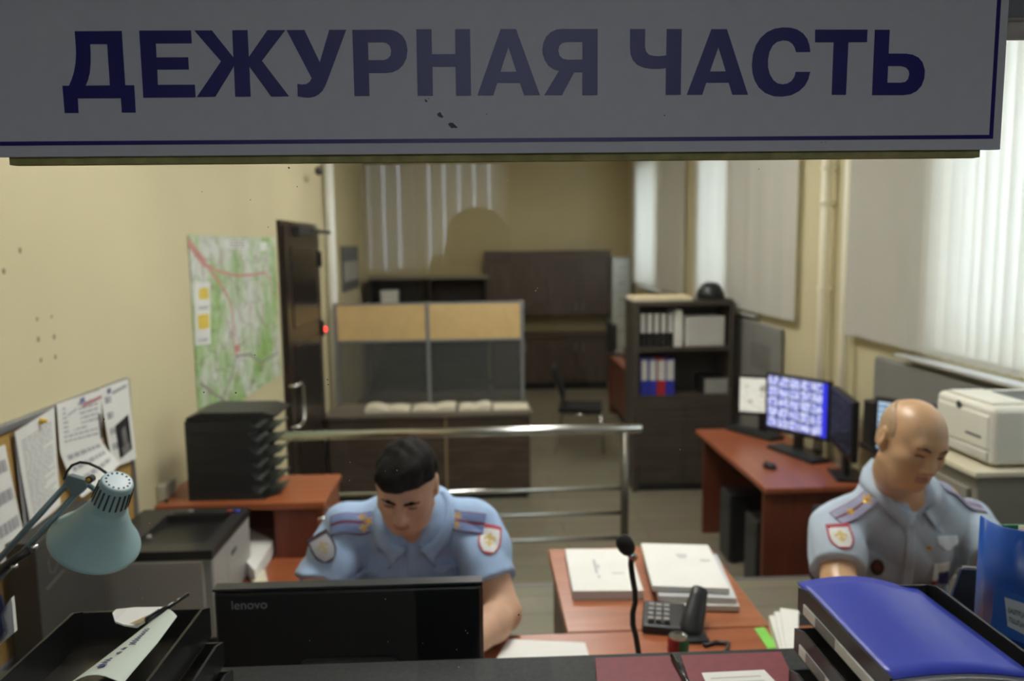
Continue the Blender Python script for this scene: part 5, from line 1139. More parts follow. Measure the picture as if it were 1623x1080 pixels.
part(t, 'base', MB().prism([(p[0], p[1]) for p in prof]+[(bxl+0.24, HY+0.075)], LG+0.001, LG+0.006), blue_pvc, world=True)
# label lies on the front face between the last two profile points
pa, pb = Vector((prof[4][0], prof[4][1], 0)), Vector((prof[5][0], prof[5][1], 0)); fd = (pb-pa).normalized(); fn = Vector((fd.y, -fd.x, 0))
def hit(x, y):
    v = ray(x, y); o_ = pa+fn*0.0012; s_ = (Vector((o_.x, o_.y, 0))-Vector((0, 0, 0))).dot(fn)/Vector((v.x, v.y, 0)).dot(fn); return EYE+v*s_
lb = [hit(1592, 947), hit(1650, 966), hit(1650, 1020), hit(1597, 993)]
lbm = MB().slab(lb, 0.0006)
f = lambda u, v: lb[0].lerp(lb[1], u).lerp(lb[3].lerp(lb[2], u), v)+fn*0.0005
part(t, 'label', lbm, mat('pale_label', (196, 204, 208), 0.6), world=True)
ux = (lb[1]-lb[0]).normalized(); uz = (lb[0]-lb[3]).normalized()
mb = MB(); rnd = random.Random(21); g = lambda u, v: f(u, v)+fn*0.0012
for v, n_ in ((0.30, 15), (0.62, 13)):
    for k in range(n_):
        u = 0.07+0.058*k
        if rnd.random() < 0.12: continue
        w_ = rnd.uniform(0.012, 0.020)
        mb.quad([g(u, v), g(u+w_, v), g(u+w_, v+0.17), g(u, v+0.17)]); y_ = v+rnd.choice((0.0, 0.07, 0.14)); mb.quad([g(u, y_), g(u+0.046, y_), g(u+0.046, y_+0.035), g(u, y_+0.035)])
part(t, 'lettering', mb, darkink, world=True)
pk = [hit(1576, 930), hit(1660, 958), hit(1660, 1035), hit(1570, 1000)]
part(t, 'pocket', MB().slab([p-fn*0.0006 for p in pk], 0.0004), mat('clear_pocket', (40, 96, 178), 0.2), world=True)
a = PY(1585, 852, HY+0.02)
t = thing('document_bundle', 'cream bundle of documents inside the bright blue holder', 'papers', (bxl+0.12, HY+0.02, LG+0.007))
mb = MB()
for k in range(5): mb.bx(bxl+0.035+0.003*k, bxl+0.23, HY+0.014+k*0.006, HY+0.0175+k*0.006, LG+0.007, tz-0.012+0.002*k)
part(t, 'sheets', mb, paper2_m, world=True)
t = thing('folder', 'dark green folder poking out of the bright blue holder', 'folder', (bxl+0.12, HY+0.055, LG+0.007))
mb = MB(); g0 = PY(1580, 832, HY+0.055)
mb.prism([(bxl+0.02, LG+0.007), (bxl+0.24, LG+0.007), (bxl+0.24, tz-0.01), (g0.x+0.02, g0.z), (g0.x-0.004, g0.z), (bxl+0.02, g0.z-0.02)], 0, 0.008, Matrix(((1,0,0,0),(0,0,1,HY+0.05),(0,1,0,0),(0,0,0,1))))
part(t, 'cover', mb, mat('green_card', (20, 110, 76), 0.5), bevel=0.002, world=True)
# ------------------------------------------------------------------ desk lamp
LY = 1.22
teal = mat('lamp_teal', (150, 182, 186), 0.35, var=0.03, scale=10)
t = thing('desk_lamp', 'pale teal jointed desk lamp reaching in from the left', 'lamp', (-0.95, LY, LG))
rc, cp = PY(151, 857, LY), PY(203, 752, LY)
ax = (cp-rc)+Vector((0, -0.035, 0)); H = ax.length; ax.normalize()
M = axis_matrix(rc, ax)
prof = [(0.0672, -0.003), (0.0675, 0.0), (0.0655, 0.004), (0.0570, 0.015), (0.0485, 0.028), (0.0415, 0.041), (0.0360, 0.052), (0.0325, 0.060), (0.0305, 0.066), (0.0272, 0.069), (0.0268, 0.074), (0.0260, 0.088), (0.0235, H-0.004), (0.0215, H)]
inner = [(r-0.0012, h-0.0008) for r, h in reversed(prof)]
sh = part(t, 'lamp_shade', MB().lathe(prof+inner, 48, M, cap0=False, cap1=False), teal, smooth=True, world=True)
part(sh, 'cap', MB().lathe([(0.0205, H-0.003), (0.0205, H-0.0005), (0.019, H), (0.0001, H+0.0005)], 32, M, cap0=False, cap1=False), mat('lamp_cap', (190, 208, 214), 0.35), smooth=False, world=True)
mb = MB()
for k in range(14):
    a = 2*PI*k/14; mb.lathe([(0.0016, H-0.0004), (0.0016, H+0.0009)], 8, M @ Matrix.Translation((0.0165*math.cos(a), 0.0165*math.sin(a), 0)))
part(sh, 'vent_hole', mb, black, world=True)
mb = MB()
for k in range(20):
    a = 2*PI*k/20; r0, r1 = 0.0265, 0.0246
    mb.bx(-0.0012, 0.0012, -0.0016, 0.0007, -0.0145, 0.0145, 0, M @ Matrix.Rotation(a, 4, 'Z') @ Matrix.Translation((0, 0.0258, 0.100)) @ Matrix.Rotation(0.06, 4, 'X'))
part(sh, 'vent_slot', mb, black, world=True)
part(sh, 'bulb', MB().lathe([(0.012, 0.07), (0.014, 0.05), (0.026, 0.03), (0.026, 0.018), (0.016, 0.006), (0.0001, 0.003)], 24, M, cap1=False), mat('bulb_glass', (230, 230, 225), 0.3), smooth=True, world=True)
def L(x, y, dy=0.0): return PY(x, y, LY+dy)
piv = PY(-70, 985, LY)
for nm_, a, b in (('upper_arm_bar', L(108, 766), L(-70, 962)), ('lower_arm_bar', L(121, 782), L(-62, 985))):
    mbx = MB().tube([a, b], 0.0048, 10); part(t, nm_, mbx, mat('lamp_arm', (112, 134, 138), 0.35, 0.2, var=0.04), smooth=True, world=True)
part(t, 'joint_plate', MB().prism([(p.x, p.z) for p in (L(103, 757), L(112, 752), L(139, 760), L(141, 770), L(128, 784), L(116, 783))], -0.007, 0.007, Matrix(((1,0,0,0),(0,0,-1,LY),(0,1,0,0),(0,0,0,1)))), MATS['lamp_arm'], bevel=0.002, world=True)
part(t, 'neck_bracket', MB().tube([L(139, 768), L(150, 776), L(163, 782)], 0.004, 8), MATS['lamp_arm'], smooth=True, world=True)
kn = part(t, 'joint_knob', MB().lathe([(0.0058, 0), (0.0058, 0.010), (0.0035, 0.012)], 16, basis((1,0,0),(0,0,1),(0,-1,0), L(146, 758, -0.004))), black, world=True)
part(kn, 'screw', MB().lathe([(0.003, 0.012), (0.003, 0.014), (0.0001, 0.0145)], 12, basis((1,0,0),(0,0,1),(0,-1,0), L(146, 758, -0.004)), cap1=False), gold_m, world=True)
part(t, 'cable', MB().tube([L(102, 760, -0.005), L(106, 748, -0.008), L(114, 738, -0.01), L(127, 733, -0.012), L(141, 735, -0.012), L(157, 742, -0.008), L(167, 749, -0.006), L(173, 755, 0.0)], 0.0021, 8), black, smooth=True, world=True)
part(t, 'cable_sleeve', MB().tube([L(46, 872, -0.006), L(20, 890, -0.006), L(-10, 912, -0.006)], 0.007, 10), black, smooth=True, world=True)
for x, y in ((57, 866), (25, 897)): part(t, 'bolt', MB().lathe([(0.0042, 0), (0.0042, 0.007), (0.0001, 0.009)], 12, basis((1,0,0),(0,0,1),(0,-1,0), L(x, y, -0.004)), cap1=False), steel, world=True)
bx_ = L(-66, 975)
part(t, 'pivot_block', MB().bx(bx_.x-0.02, bx_.x+0.02, LY-0.012, LY+0.012, bx_.z-0.03, bx_.z+0.02), MATS['lamp_arm'], bevel=0.003, world=True)
part(t, 'post', MB().tube([(bx_.x, LY, LG), (bx_.x, LY, bx_.z-0.028)], 0.008, 12), steel, smooth=True, world=True)
part(t, 'base', MB().bx(bx_.x-0.05, bx_.x+0.05, LY-0.05, LY+0.05, LG, LG+0.015), black, bevel=0.004, world=True)
# ------------------------------------------------------------------ figures: smooth implicit bodies turned into one continuous mesh
class Field:
    def __init__(s): s.p = []
    def ell(s, c, r, R=None, k=0.02, op=1, clip=None):
        c = np.array(c, float); r = np.array(r, float); R = np.eye(3) if R is None else np.array(R)
        rad = np.abs(R) @ r
        s.p.append(('e', (c, r, R), k, op, c-rad, c+rad, clip)); return s
    def cone(s, a, b, ra, rb, k=0.02, op=1, clip=None):
        a, b = np.array(a, float), np.array(b, float); m = max(ra, rb)
        s.p.append(('c', (a, b, ra, rb), k, op, np.minimum(a, b)-m, np.maximum(a, b)+m, clip)); return s
    def chain(s, pts, rs, k=0.02, op=1, clip=None):
        for i in range(len(pts)-1): s.cone(pts[i], pts[i+1], rs[i], rs[i+1], k, op, clip)
        return s
    @staticmethod
    def dist(kind, q, P, clip):
        if kind == 'e':
            c, r, R = q; d = (P-c) @ R
            k0 = np.sqrt(((d/r)**2).sum(-1)); k1 = np.sqrt(((d/(r*r))**2).sum(-1))+1e-9; v = k0*(k0-1)/k1
            v = np.where(k0 < 1e-6, -r.min(), v)
        else:
            a, b, ra, rb = q; ba = b-a; pa = P-a; h = np.clip((pa@ba)/(ba@ba+1e-12), 0, 1)
            v = np.sqrt(((pa-h[..., None]*ba)**2).sum(-1))-(ra+(rb-ra)*h)
        for (o, n) in (clip or []): v = np.maximum(v, (P-np.array(o)) @ np.array(n))
        return v
    @staticmethod
    def comb(A, v, k, op):
        if op > 0:
            h = np.maximum(k-np.abs(A-v), 0)/k; return np.minimum(A, v)-h*h*k*0.25
        v = -v; h = np.maximum(k-np.abs(A-v), 0)/k; return np.maximum(A, v)+h*h*k*0.25
    def value(s, P):
        P = np.array(P, float); A = np.full(P.shape[:-1], 0.2)
        for kind, q, k, op, lo, hi, clip in s.p: A = s.comb(A, s.dist(kind, q, P, clip), k, op)
        if getattr(s, 'noise', None): A = A+s.noise(P)
        for (o, n) in getattr(s, 'cuts', []): A = np.maximum(A, (P-np.array(o)) @ np.array(n))
        for fn in getattr(s, 'within', []): A = np.maximum(A, fn(P))
        return A
    def grid(s, h):
        ad = [x for x in s.p if x[3] > 0]
        lo = np.min([x[4] for x in ad], 0)-2.5*h-0.012; hi = np.max([x[5] for x in ad], 0)+2.5*h+0.012
        n = np.ceil((hi-lo)/h).astype(int)+1; F = np.full(n, 0.2)
        for kind, q, k, op, l, u, clip in s.p:
            m = k+2*h; i0 = np.maximum(np.floor((l-m-lo)/h).astype(int), 0); i1 = np.minimum(np.ceil((u+m-lo)/h).astype(int)+1, n)
            if (i1 <= i0).any(): continue
            ax = [lo[d]+h*np.arange(i0[d], i1[d]) for d in range(3)]
            P = np.stack(np.meshgrid(*ax, indexing='ij'), -1); sl = tuple(slice(i0[d], i1[d]) for d in range(3))
            F[sl] = s.comb(F[sl], s.dist(kind, q, P, clip), k, op)
        if getattr(s, 'noise', None) or getattr(s, 'cuts', []) or getattr(s, 'within', []):
            P = np.stack(np.meshgrid(*[lo[d]+h*np.arange(n[d]) for d in range(3)], indexing='ij'), -1)
            if getattr(s, 'noise', None): F = F+s.noise(P)
            for (o, nn) in getattr(s, 'cuts', []): F = np.maximum(F, (P-np.array(o)) @ np.array(nn))
            for fn in getattr(s, 'within', []): F = np.maximum(F, fn(P))
        return F, lo
    def mesh(s, h):
        F, lo = s.grid(h); sh = np.array(F.shape)-1
        cs = np.zeros(tuple(sh)+(3,)); cn = np.zeros(tuple(sh)); ed = []
        for ax in range(3):
            o1, o2 = (ax+1) % 3, (ax+2) % 3
            s0 = [slice(None)]*3; s1 = [slice(None)]*3; s0[ax] = slice(0, -1); s1[ax] = slice(1, None)
            A, B = F[tuple(s0)], F[tuple(s1)]; cr_ = (A < 0) != (B < 0); idx = np.argwhere(cr_)
            t_ = A[cr_]/(A[cr_]-B[cr_]); p = idx.astype(float); p[:, ax] += t_
            ed.append((ax, idx, A[cr_] < 0))
            for d1 in (0, 1):
                for d2 in (0, 1):
                    c = idx.copy(); c[:, o1] -= d1; c[:, o2] -= d2
                    ok = ((c >= 0) & (c < sh)).all(1); np.add.at(cs, tuple(c[ok].T), p[ok]); np.add.at(cn, tuple(c[ok].T), 1)
        m = cn > 0; vid = np.full(cn.shape, -1); vid[m] = np.arange(m.sum())
        V = cs[m]/cn[m][:, None]*h+lo; faces = []
        for ax, idx, ins in ed:
            o1, o2 = (ax+1) % 3, (ax+2) % 3; e1 = np.zeros(3, int); e1[o1] = 1; e2 = np.zeros(3, int); e2[o2] = 1
            ok = (idx[:, o1] > 0) & (idx[:, o2] > 0) & (idx[:, o1] < sh[o1]) & (idx[:, o2] < sh[o2]); idx, ins = idx[ok], ins[ok]
            g = lambda c: vid[tuple(c.T)]
            q = np.stack([g(idx), g(idx-e1), g(idx-e1-e2), g(idx-e2)], 1); q[~ins] = q[~ins][:, ::-1]; faces.append(q)
        return V, np.concatenate(faces)
def np_object(name, V, Fq, mats, root, matfn=None, parent=None):
    inv = Matrix.Translation(root.location).inverted()
    me = bpy.data.meshes.new(name); me.from_pydata((V-np.array(root.location)).tolist(), [], Fq.tolist()); me.validate()
    for m in mats: me.materials.append(m)
    if matfn is not None:
        ctr = V[Fq].mean(1); me.polygons.foreach_set('material_index', matfn(ctr).astype(np.int32))
    me.polygons.foreach_set('use_smooth', [True]*len(me.polygons)); me.update()
    o = bpy.data.objects.new(name, me); COL.objects.link(o); o.parent = parent or root; return o
def smooth_mesh(V, Fq, it=2, lam=0.5):
    n = len(V); e = np.concatenate([Fq[:, [0, 1]], Fq[:, [1, 2]], Fq[:, [2, 3]], Fq[:, [3, 0]]])
    for _ in range(it):
        acc = np.zeros_like(V); cnt = np.zeros(n)
        np.add.at(acc, e[:, 0], V[e[:, 1]]); np.add.at(cnt, e[:, 0], 1); np.add.at(acc, e[:, 1], V[e[:, 0]]); np.add.at(cnt, e[:, 1], 1)
        V = V+(acc/np.maximum(cnt, 1)[:, None]-V)*lam
    return V
def rotm(yaw, pitch, roll):
    """head frame: x = own right, y = facing, z = crown; yaw turns towards image right, pitch looks down, roll tips the crown to image left"""
    return np.array((Matrix.Rotation(yaw, 3, 'Z') @ Matrix.Rotation(PI, 3, 'Z') @ Matrix.Rotation(-pitch, 3, 'X') @ Matrix.Rotation(roll, 3, 'Y')))
def add_head(F, H, R, sc=1.0):
    H = np.array(H)
    def T(p): return H+R @ (np.array(p)*sc)
    def E(c, r, k=0.02, op=1, rz=None):
        F.ell(T(c), np.array(r)*sc, R if rz is None else R @ np.array(Matrix.Rotation(rz, 3, 'Z')), k, op)
    def C(a, b, ra, rb, k=0.012, op=1): F.cone(T(a), T(b), ra*sc, rb*sc, k, op)
    E((0, -0.008, 0.031), (0.0755, 0.089, 0.080), 0.02); E((0, 0.022, -0.012), (0.064, 0.068, 0.092), 0.03)
    E((0, 0.030, -0.066), (0.050, 0.052, 0.042), 0.035); C((-0.012, 0.066, -0.098), (0.012, 0.066, -0.098), 0.016, 0.016, 0.03)
    for s in (-1, 1):
        E((s*0.043, 0.052, -0.024), (0.022, 0.026, 0.020), 0.025)
        C((s*0.056, -0.004, -0.062), (s*0.036, 0.04, -0.090), 0.018, 0.016, 0.03)
    C((-0.034, 0.078, 0.020), (0.034, 0.078, 0.020), 0.011, 0.011, 0.02)
    for s in (-1, 1): E((s*0.0315, 0.092, 0.0), (0.017, 0.016, 0.0115), 0.012, -1)
    for s in (-1, 1): E((s*0.031, 0.0745, -0.001), (0.0125, 0.0125, 0.0115), 0.004)
    for s in (-1, 1): C((s*0.019, 0.083, 0.0055), (s*0.043, 0.079, 0.0055), 0.0048, 0.0042, 0.006)
    C((0, 0.085, 0.010), (0, 0.107, -0.034), 0.0085, 0.0125, 0.012)
    for s in (-1, 1): E((s*0.0125, 0.096, -0.038), (0.008, 0.010, 0.008), 0.008)
    E((0, 0.089, -0.0595), (0.022, 0.011, 0.0062), 0.006); E((0, 0.0865, -0.0725), (0.019, 0.011, 0.0072), 0.006)
    C((-0.022, 0.096, -0.0655), (0.022, 0.096, -0.0655), 0.0022, 0.0022, 0.004, -1)
    for s in (-1, 1):
        E((s*0.078, -0.016, -0.004), (0.0085, 0.020, 0.032), 0.008, 1, -s*0.25); E((s*0.087, -0.012, 0.0), (0.006, 0.010, 0.018), 0.005, -1, -s*0.25)
        E((s*0.076, -0.008, -0.030), (0.007, 0.010, 0.010), 0.006)
    return T
def face_mats(H, R, sc, stub=False):
    def fn(ctr):
        p = (ctr-np.array(H)) @ R/sc; x, y, z = p[:, 0], p[:, 1], p[:, 2]; m = np.zeros(len(ctr))
        m[(np.abs(x) < 0.021) & (z < -0.0575) & (z > -0.0775) & (y > 0.087)] = 1
        m[(np.abs(np.abs(x)-0.031) < 0.0125) & (z < 0.0) & (z > -0.0075) & (y > 0.07)] = 2
        return m
    return fn
def hand(F, W, d, up, side, s=1.0):
    """wrist W, direction d of the fingers, palm normal away from 'up', thumb on 'side'"""
    W = np.array(W); d = np.array(Vector(d).normalized()); up = np.array(up, float); up = up-d*(up@d); up /= np.linalg.norm(up); sd = np.cross(d, up)*side
    g = lambda a, b, c: W+d*a*s+sd*b*s+up*c*s
    for b in (-0.026, -0.009, 0.009, 0.026): F.cone(g(0.012, b*0.7, 0), g(0.085, b, 0), 0.016*s, 0.0125*s, 0.012)
    for b, L, dr in ((0.030, 0.070, 0.034), (0.0105, 0.080, 0.038), (-0.010, 0.074, 0.037), (-0.030, 0.056, 0.030)):
        F.chain([g(0.088, b, 0), g(0.088+L*0.45, b*1.12, -dr*0.25), g(0.088+L*0.78, b*1.16, -dr*0.7), g(0.088+L*0.95, b*1.16, -dr*1.15)], [0.0105*s, 0.0095*s, 0.0085*s, 0.0075*s], 0.004)
    F.chain([g(0.022, 0.028, -0.004), g(0.055, 0.052, -0.012), g(0.082, 0.058, -0.020), g(0.102, 0.054, -0.026)], [0.015*s, 0.0125*s, 0.0105*s, 0.0085*s], 0.008)
def decal(field, o, u, v, w, h, ray_d, nu, nv, fn, name, mats, root, parent, lift=0.0025, th=0.0018, back=0.12):
    """a flat badge laid onto the surface of a garment: fn(s,t) in [-1,1]^2 -> material slot or -1"""
    o, u, v, rd = (np.array(q, float) for q in (o, u, v, ray_d)); u /= np.linalg.norm(u); v /= np.linalg.norm(v); rd /= np.linalg.norm(rd)
    S, T_ = np.meshgrid(np.linspace(-1, 1, nu), np.linspace(-1, 1, nv), indexing='ij')
    P = o+S[..., None]*u*w/2+T_[..., None]*v*h/2-rd*back; t_ = np.zeros(S.shape)
    for _ in range(60):
        dd = field.value(P+rd*t_[..., None]); t_ = np.minimum(t_+np.maximum(dd-lift, -0.01)*0.8, back*1.9)
    Q = P+rd*t_[..., None]; vs = [tuple(x) for x in Q.reshape(-1, 3)]; fs = []; ms = []
    for i in range(nu-1):
        for j in range(nv-1):
            s_, tt = (S[i, j]+S[i+1, j+1])/2, (T_[i, j]+T_[i+1, j+1])/2; m = fn(s_, tt)
            if m >= 0: fs.append((i*nv+j, (i+1)*nv+j, (i+1)*nv+j+1, i*nv+j+1)); ms.append(m)
    mb = MB(); mb.v = [Vector(x)-root.location for x in vs]; mb.f = [list(f) for f in fs]; mb.m = ms
    ob = link(name, mb, mats, smooth=True); ob.parent = parent
    bm = bmesh.new(); bm.from_mesh(ob.data); bmesh.ops.delete(bm, geom=[q for q in bm.verts if not q.link_faces], context='VERTS'); bm.to_mesh(ob.data); bm.free()
    sm = ob.modifiers.new('Solid', 'SOLIDIFY'); sm.thickness = th; sm.offset = 0; return ob
skinm = {}
def skin(name, col, rough):
    m = mat(name, col, rough, var=0.07, scale=14); b = m.node_tree.nodes['Principled BSDF']
    b.inputs['Subsurface Weight'].default_value = 0.12; b.inputs['Subsurface Radius'].default_value = (0.012, 0.005, 0.003); b.inputs['Subsurface Scale'].default_value = 0.5
    return m
lips_m = mat('lips', (172, 122, 106), 0.5); lash_m = mat('lashes', (86, 62, 52), 0.6)
trouser_m = mat('navy_trousers', (30, 34, 48), 0.8, var=0.1, scale=60)
shoe_m = mat('black_leather', (18, 17, 17), 0.35)
ep_m = mat('epaulette_cloth', (118, 138, 182), 0.8, var=0.06, scale=80); ep_s = mat('epaulette_stripe', (112, 56, 76), 0.8)
patch_w = mat('patch_white', (214, 216, 214), 0.7, var=0.05, scale=60); patch_r = mat('patch_red', (176, 70, 84), 0.7); patch_g = mat('patch_gold', (200, 178, 110), 0.6)
silver = mat('silver_star', (206, 206, 198), 0.35, 0.7)
V3 = lambda v: np.array((v[0], v[1], v[2]), float)
def officer(name, label, H, R, sc, neck, chest, waist, pelvis, sh, el, wr, hd_dir, knees, feet, skin_mat, shirt_mat, seed, hem=0.80, sleeve=(0.078, 0.072, 0.075), bulk=1.0):
    root = thing(name, label, 'person', (pelvis[0], pelvis[1], FL), 0)
    H, neck, chest, waist, pelvis = map(V3, (H, neck, chest, waist, pelvis)); sh = [V3(q) for q in sh]; el = [V3(q) for q in el]; wr = [V3(q) for q in wr]
    B = Field(); T = add_head(B, H, R, sc)
    B.chain([T((0, -0.006, -0.055)), T((0, -0.010, -0.10)), neck], [0.050*sc, 0.052*sc, 0.060], 0.03)
    axx = (sh[1]-sh[0])/np.linalg.norm(sh[1]-sh[0]); upd = (neck-waist)/np.linalg.norm(neck-waist); fw = np.cross(upd, axx)  # outward front has negative y
    if fw[1] > 0: fw = -fw
    RB = np.stack([axx, -fw, np.cross(axx, -fw)], 1)
    B.ell(chest, (0.155, 0.10, 0.19), RB, 0.05); B.ell(waist, (0.145, 0.10, 0.15), RB, 0.05); B.ell(pelvis, (0.16, 0.115, 0.12), None, 0.05)
    B.cone(sh[0], neck, 0.052, 0.055, 0.05); B.cone(sh[1], neck, 0.052, 0.055, 0.05)
    for i in (0, 1):
        B.chain([sh[i], el[i]], [0.056, 0.044], 0.03); m = el[i]+(wr[i]-el[i])*0.3
        B.chain([el[i], m, wr[i]], [0.042, 0.045, 0.029], 0.02)
        hand(B, wr[i], hd_dir[i], (0, 0, 1), (1 if i == 0 else -1))
        hip = pelvis+np.array(((-1 if i == 0 else 1)*0.09, -0.02, -0.03)); kn = V3(knees[i]); ft = V3(feet[i])
        B.chain([hip, kn], [0.085, 0.058], 0.04); B.chain([kn, kn+(ft-kn)*0.35, ft], [0.055, 0.056, 0.040], 0.03)
        B.chain([ft, ft+np.array((0, -0.02, -0.05)), ft+np.array((0, -0.15, -0.06))], [0.04, 0.038, 0.032], 0.03)
    V, Fq = B.mesh(0.0050); V = smooth_mesh(V, Fq, 1, 0.4)
    body = np_object('body', V, Fq, [skin_mat, lips_m, lash_m], root, face_mats(H, R, sc))
    # trousers and shoes
    Tr = Field(); Tr.ell(pelvis+np.array((0, 0, -0.01)), (0.178, 0.135, 0.125), None, 0.05)
    for i in (0, 1):
        hip = pelvis+np.array(((-1 if i == 0 else 1)*0.09, -0.02, -0.03)); kn = V3(knees[i]); ft = V3(feet[i])
        Tr.chain([hip, kn], [0.100, 0.074], 0.04); Tr.chain([kn, ft+np.array((0, 0, 0.03))], [0.074, 0.066], 0.03)
    V, Fq = Tr.mesh(0.010); np_object('trousers', V, Fq, [trouser_m], root)
    for i in (0, 1):
        S_ = Field(); ft = V3(feet[i]); S_.chain([ft+np.array((0, 0.02, -0.035)), ft+np.array((0, -0.05, -0.045)), ft+np.array((0, -0.17, -0.052))], [0.048, 0.046, 0.038], 0.03)
        S_.cuts = [((0, 0, FL+0.001), (0, 0, -1))]; V, Fq = S_.mesh(0.008); np_object('shoe', V, Fq, [shoe_m], root)
    # short-sleeved shirt
    Sh = Field(); 
    Sh.ell(chest, (0.172*bulk, 0.122, 0.205), RB, 0.05); Sh.ell(waist, (0.168*bulk, 0.125, 0.175), RB, 0.06); Sh.ell(pelvis+np.array((0, 0, 0.05)), (0.178, 0.138, 0.11), None, 0.05)
    for i in (0, 1):
        Sh.cone(sh[i], neck+np.array((0, 0, 0.004)), 0.058, 0.066, 0.06)
        d = (el[i]-sh[i]); e = sh[i]+d*hem; dn_ = d/np.linalg.norm(d)
        Sh.chain([sh[i], sh[i]+d*hem*0.5, e+dn_*0.05], [sleeve[0], sleeve[1], sleeve[2]], 0.03, 1, [(e, dn_)])
    front = fw*0.85+np.array((0, 0, 0.0))
    Sh.ell(neck+np.array((0, 0, 0.055)), (0.060, 0.060, 0.075), None, 0.012, -1)
    Sh.cone(neck+fw*0.055+upd*0.06, neck+fw*0.128-upd*0.075, 0.036, 0.006, 0.01, -1)
    rs = np.random.RandomState(seed); ph = rs.rand(9)*6
    def noise(P):
        x, y, z = P[..., 0], P[..., 1], P[..., 2]
        a = np.sin(26*x+14*z+ph[0]+2*np.sin(9*z+ph[1]))*np.sin(17*y+11*z+ph[2]); b = np.sin(48*x-30*z+ph[3]+2.0*np.sin(16*y+ph[4]))*np.sin(13*x+21*z+ph[5])
        c = np.abs(np.sin(15*x+24*z+ph[6]+1.5*np.sin(10*x+8*y+ph[7])))
        return 0.0055*a+0.0028*b-0.0075*(c-0.5)
    Sh.noise = noise
    V, Fq = Sh.mesh(0.0065); shirt = np_object('shirt', V, Fq, [shirt_mat], root)
    # collar: a stand and two fall wings
    return dict(root=root, T=T, Sh=Sh, shirt=shirt, axx=axx, upd=upd, fw=fw, neck=neck, sh=sh, el=el, body=body, B=B)
def collar(o, m):
    """shirt collar: stand round the neck, fall folded over it, two pointed wings at the throat"""
    n = 36; ax, fw, up = o['axx'], o['fw'], o['upd']; C0 = o['neck']+up*0.012+fw*0.006; rows = []
    for i in range(n+1):
        t_ = -1+2*i/n; a = t_*PI*0.93; k = max(0.0, (abs(t_)-0.45)/0.55); k = k*k*(3-2*k); sg = 1 if t_ > 0 else -1
        dv = ax*math.sin(a)-fw*math.cos(a); front = (1-math.cos(a))/2
        h = 0.030-0.066*front**1.5
        base = C0+dv*0.074+fw*0.022*front+up*(h-0.028); top = C0+dv*0.070+fw*0.020*front+up*(h+0.006)
        fold = C0+dv*0.077+fw*0.021*front+up*(h+0.007)
        fall = C0+dv*(0.094+0.004*front)+fw*0.030*front+up*(h-0.030-0.006*front)
        tip = C0+fw*0.116+ax*sg*0.062-up*0.084
        e = max(0.0, (abs(t_)-0.72)/0.28)
        fall = fall*(1-e**1.6)+tip*e**1.6
        rows.append([base, top, fold, (fold+fall)/2+dv*0.004, fall])
    P = np.array(rows); F = o['Sh']; ee = 0.003
    for _ in range(3):
        Q = P[:, 2:].reshape(-1, 3); v = F.value(Q); g = np.stack([F.value(Q+np.eye(3)[k]*ee)-F.value(Q-np.eye(3)[k]*ee) for k in range(3)], 1); g /= np.linalg.norm(g, axis=1)[:, None]+1e-9
        need = np.tile(np.array([0.012, 0.010, 0.006]), len(P)); Q = Q+g*np.clip(need-v, 0, 0.02)[:, None]; P[:, 2:] = Q.reshape(len(P), 3, 3)
    vs = [tuple(q) for q in P.reshape(-1, 3)]; w = 5
    fs = [(w*i+j, w*(i+1)+j, w*(i+1)+j+1, w*i+j+1) for i in range(n) for j in range(w-1)]
    mb = MB(); mb.v = [Vector(v)-o['root'].location for v in vs]; mb.f = [list(f) for f in fs]; mb.m = [0]*len(fs)
    ob = link('collar', mb, m, smooth=True); ob.parent = o['shirt']
    sm = ob.modifiers.new('Solid', 'SOLIDIFY'); sm.thickness = 0.003; return ob
def star5(s, t, cx, cy, r, asp):
    dx, dy = (s-cx)*asp, (t-cy); a = math.atan2(dy, dx); rr = math.hypot(dx, dy); return rr < r*(0.62+0.38*math.cos(5*a))
def epaulette(o, i, stars, u0=0.42, u1=1.0, fwd_=0.03, em=None):
    a = o['neck']+(o['sh'][i]-o['neck'])*u0; b = o['neck']+(o['sh'][i]-o['neck'])*u1; c = (a+b)/2; u = b-a; L_ = np.linalg.norm(u); u = u/L_
    v = np.cross(np.array((0, 0, 1.0)), u); v = v/np.linalg.norm(v); dn_ = np.cross(u, v); dn_ = -dn_ if dn_[2] > 0 else dn_
    W = 0.050; dn_ = dn_-o['fw']*0.55; dn_ /= np.linalg.norm(dn_); c = c+o['fw']*fwd_+np.array((0, 0, -0.3))*fwd_; v = np.cross(dn_, u); v /= np.linalg.norm(v)
    # t=-1 neck end? s along u (neck -> tip)
    def fn(s, t):
        if s < -0.8 and abs(t) > 1-(-0.8-s)*2: return -1
        for cx, cy, r in stars:
            if star5(s, t, cx, cy, r, L_/W): return 2
        if abs(t) < 0.16 and s > -0.55: return 1
        if abs(t) > 0.86: return 1
        return 0
    return decal(o['Sh'], c-dn_*0.07, u, v, L_+0.01, W, dn_, 46, 22, fn, 'epaulette', [em or ep_m, ep_s, gold_m], o['root'], o['shirt'], lift=0.004, th=0.003, back=0.08)
def shield_fn(s, t):
    lim = 1-0.06*max(0, t) if t > -0.1 else math.sqrt(max(0, 1-((-0.1-t)/0.9)**1.7))
    a = abs(s)
    if a > lim or t > 0.96: return -1
    if a > lim-0.16 or t > 0.70 or t < -0.84: return 1
    if math.hypot(s*0.9, (t-0.02)*1.1) < 0.66:
        if (abs(s) < 0.14 and -0.5 < t < 0.42) or (abs(t-0.18+abs(s)*0.35) < 0.13 and abs(s) < 0.52) or (abs(t+0.32-abs(s)*0.3) < 0.08 and abs(s) < 0.35): return 2
        return 0
    return 0
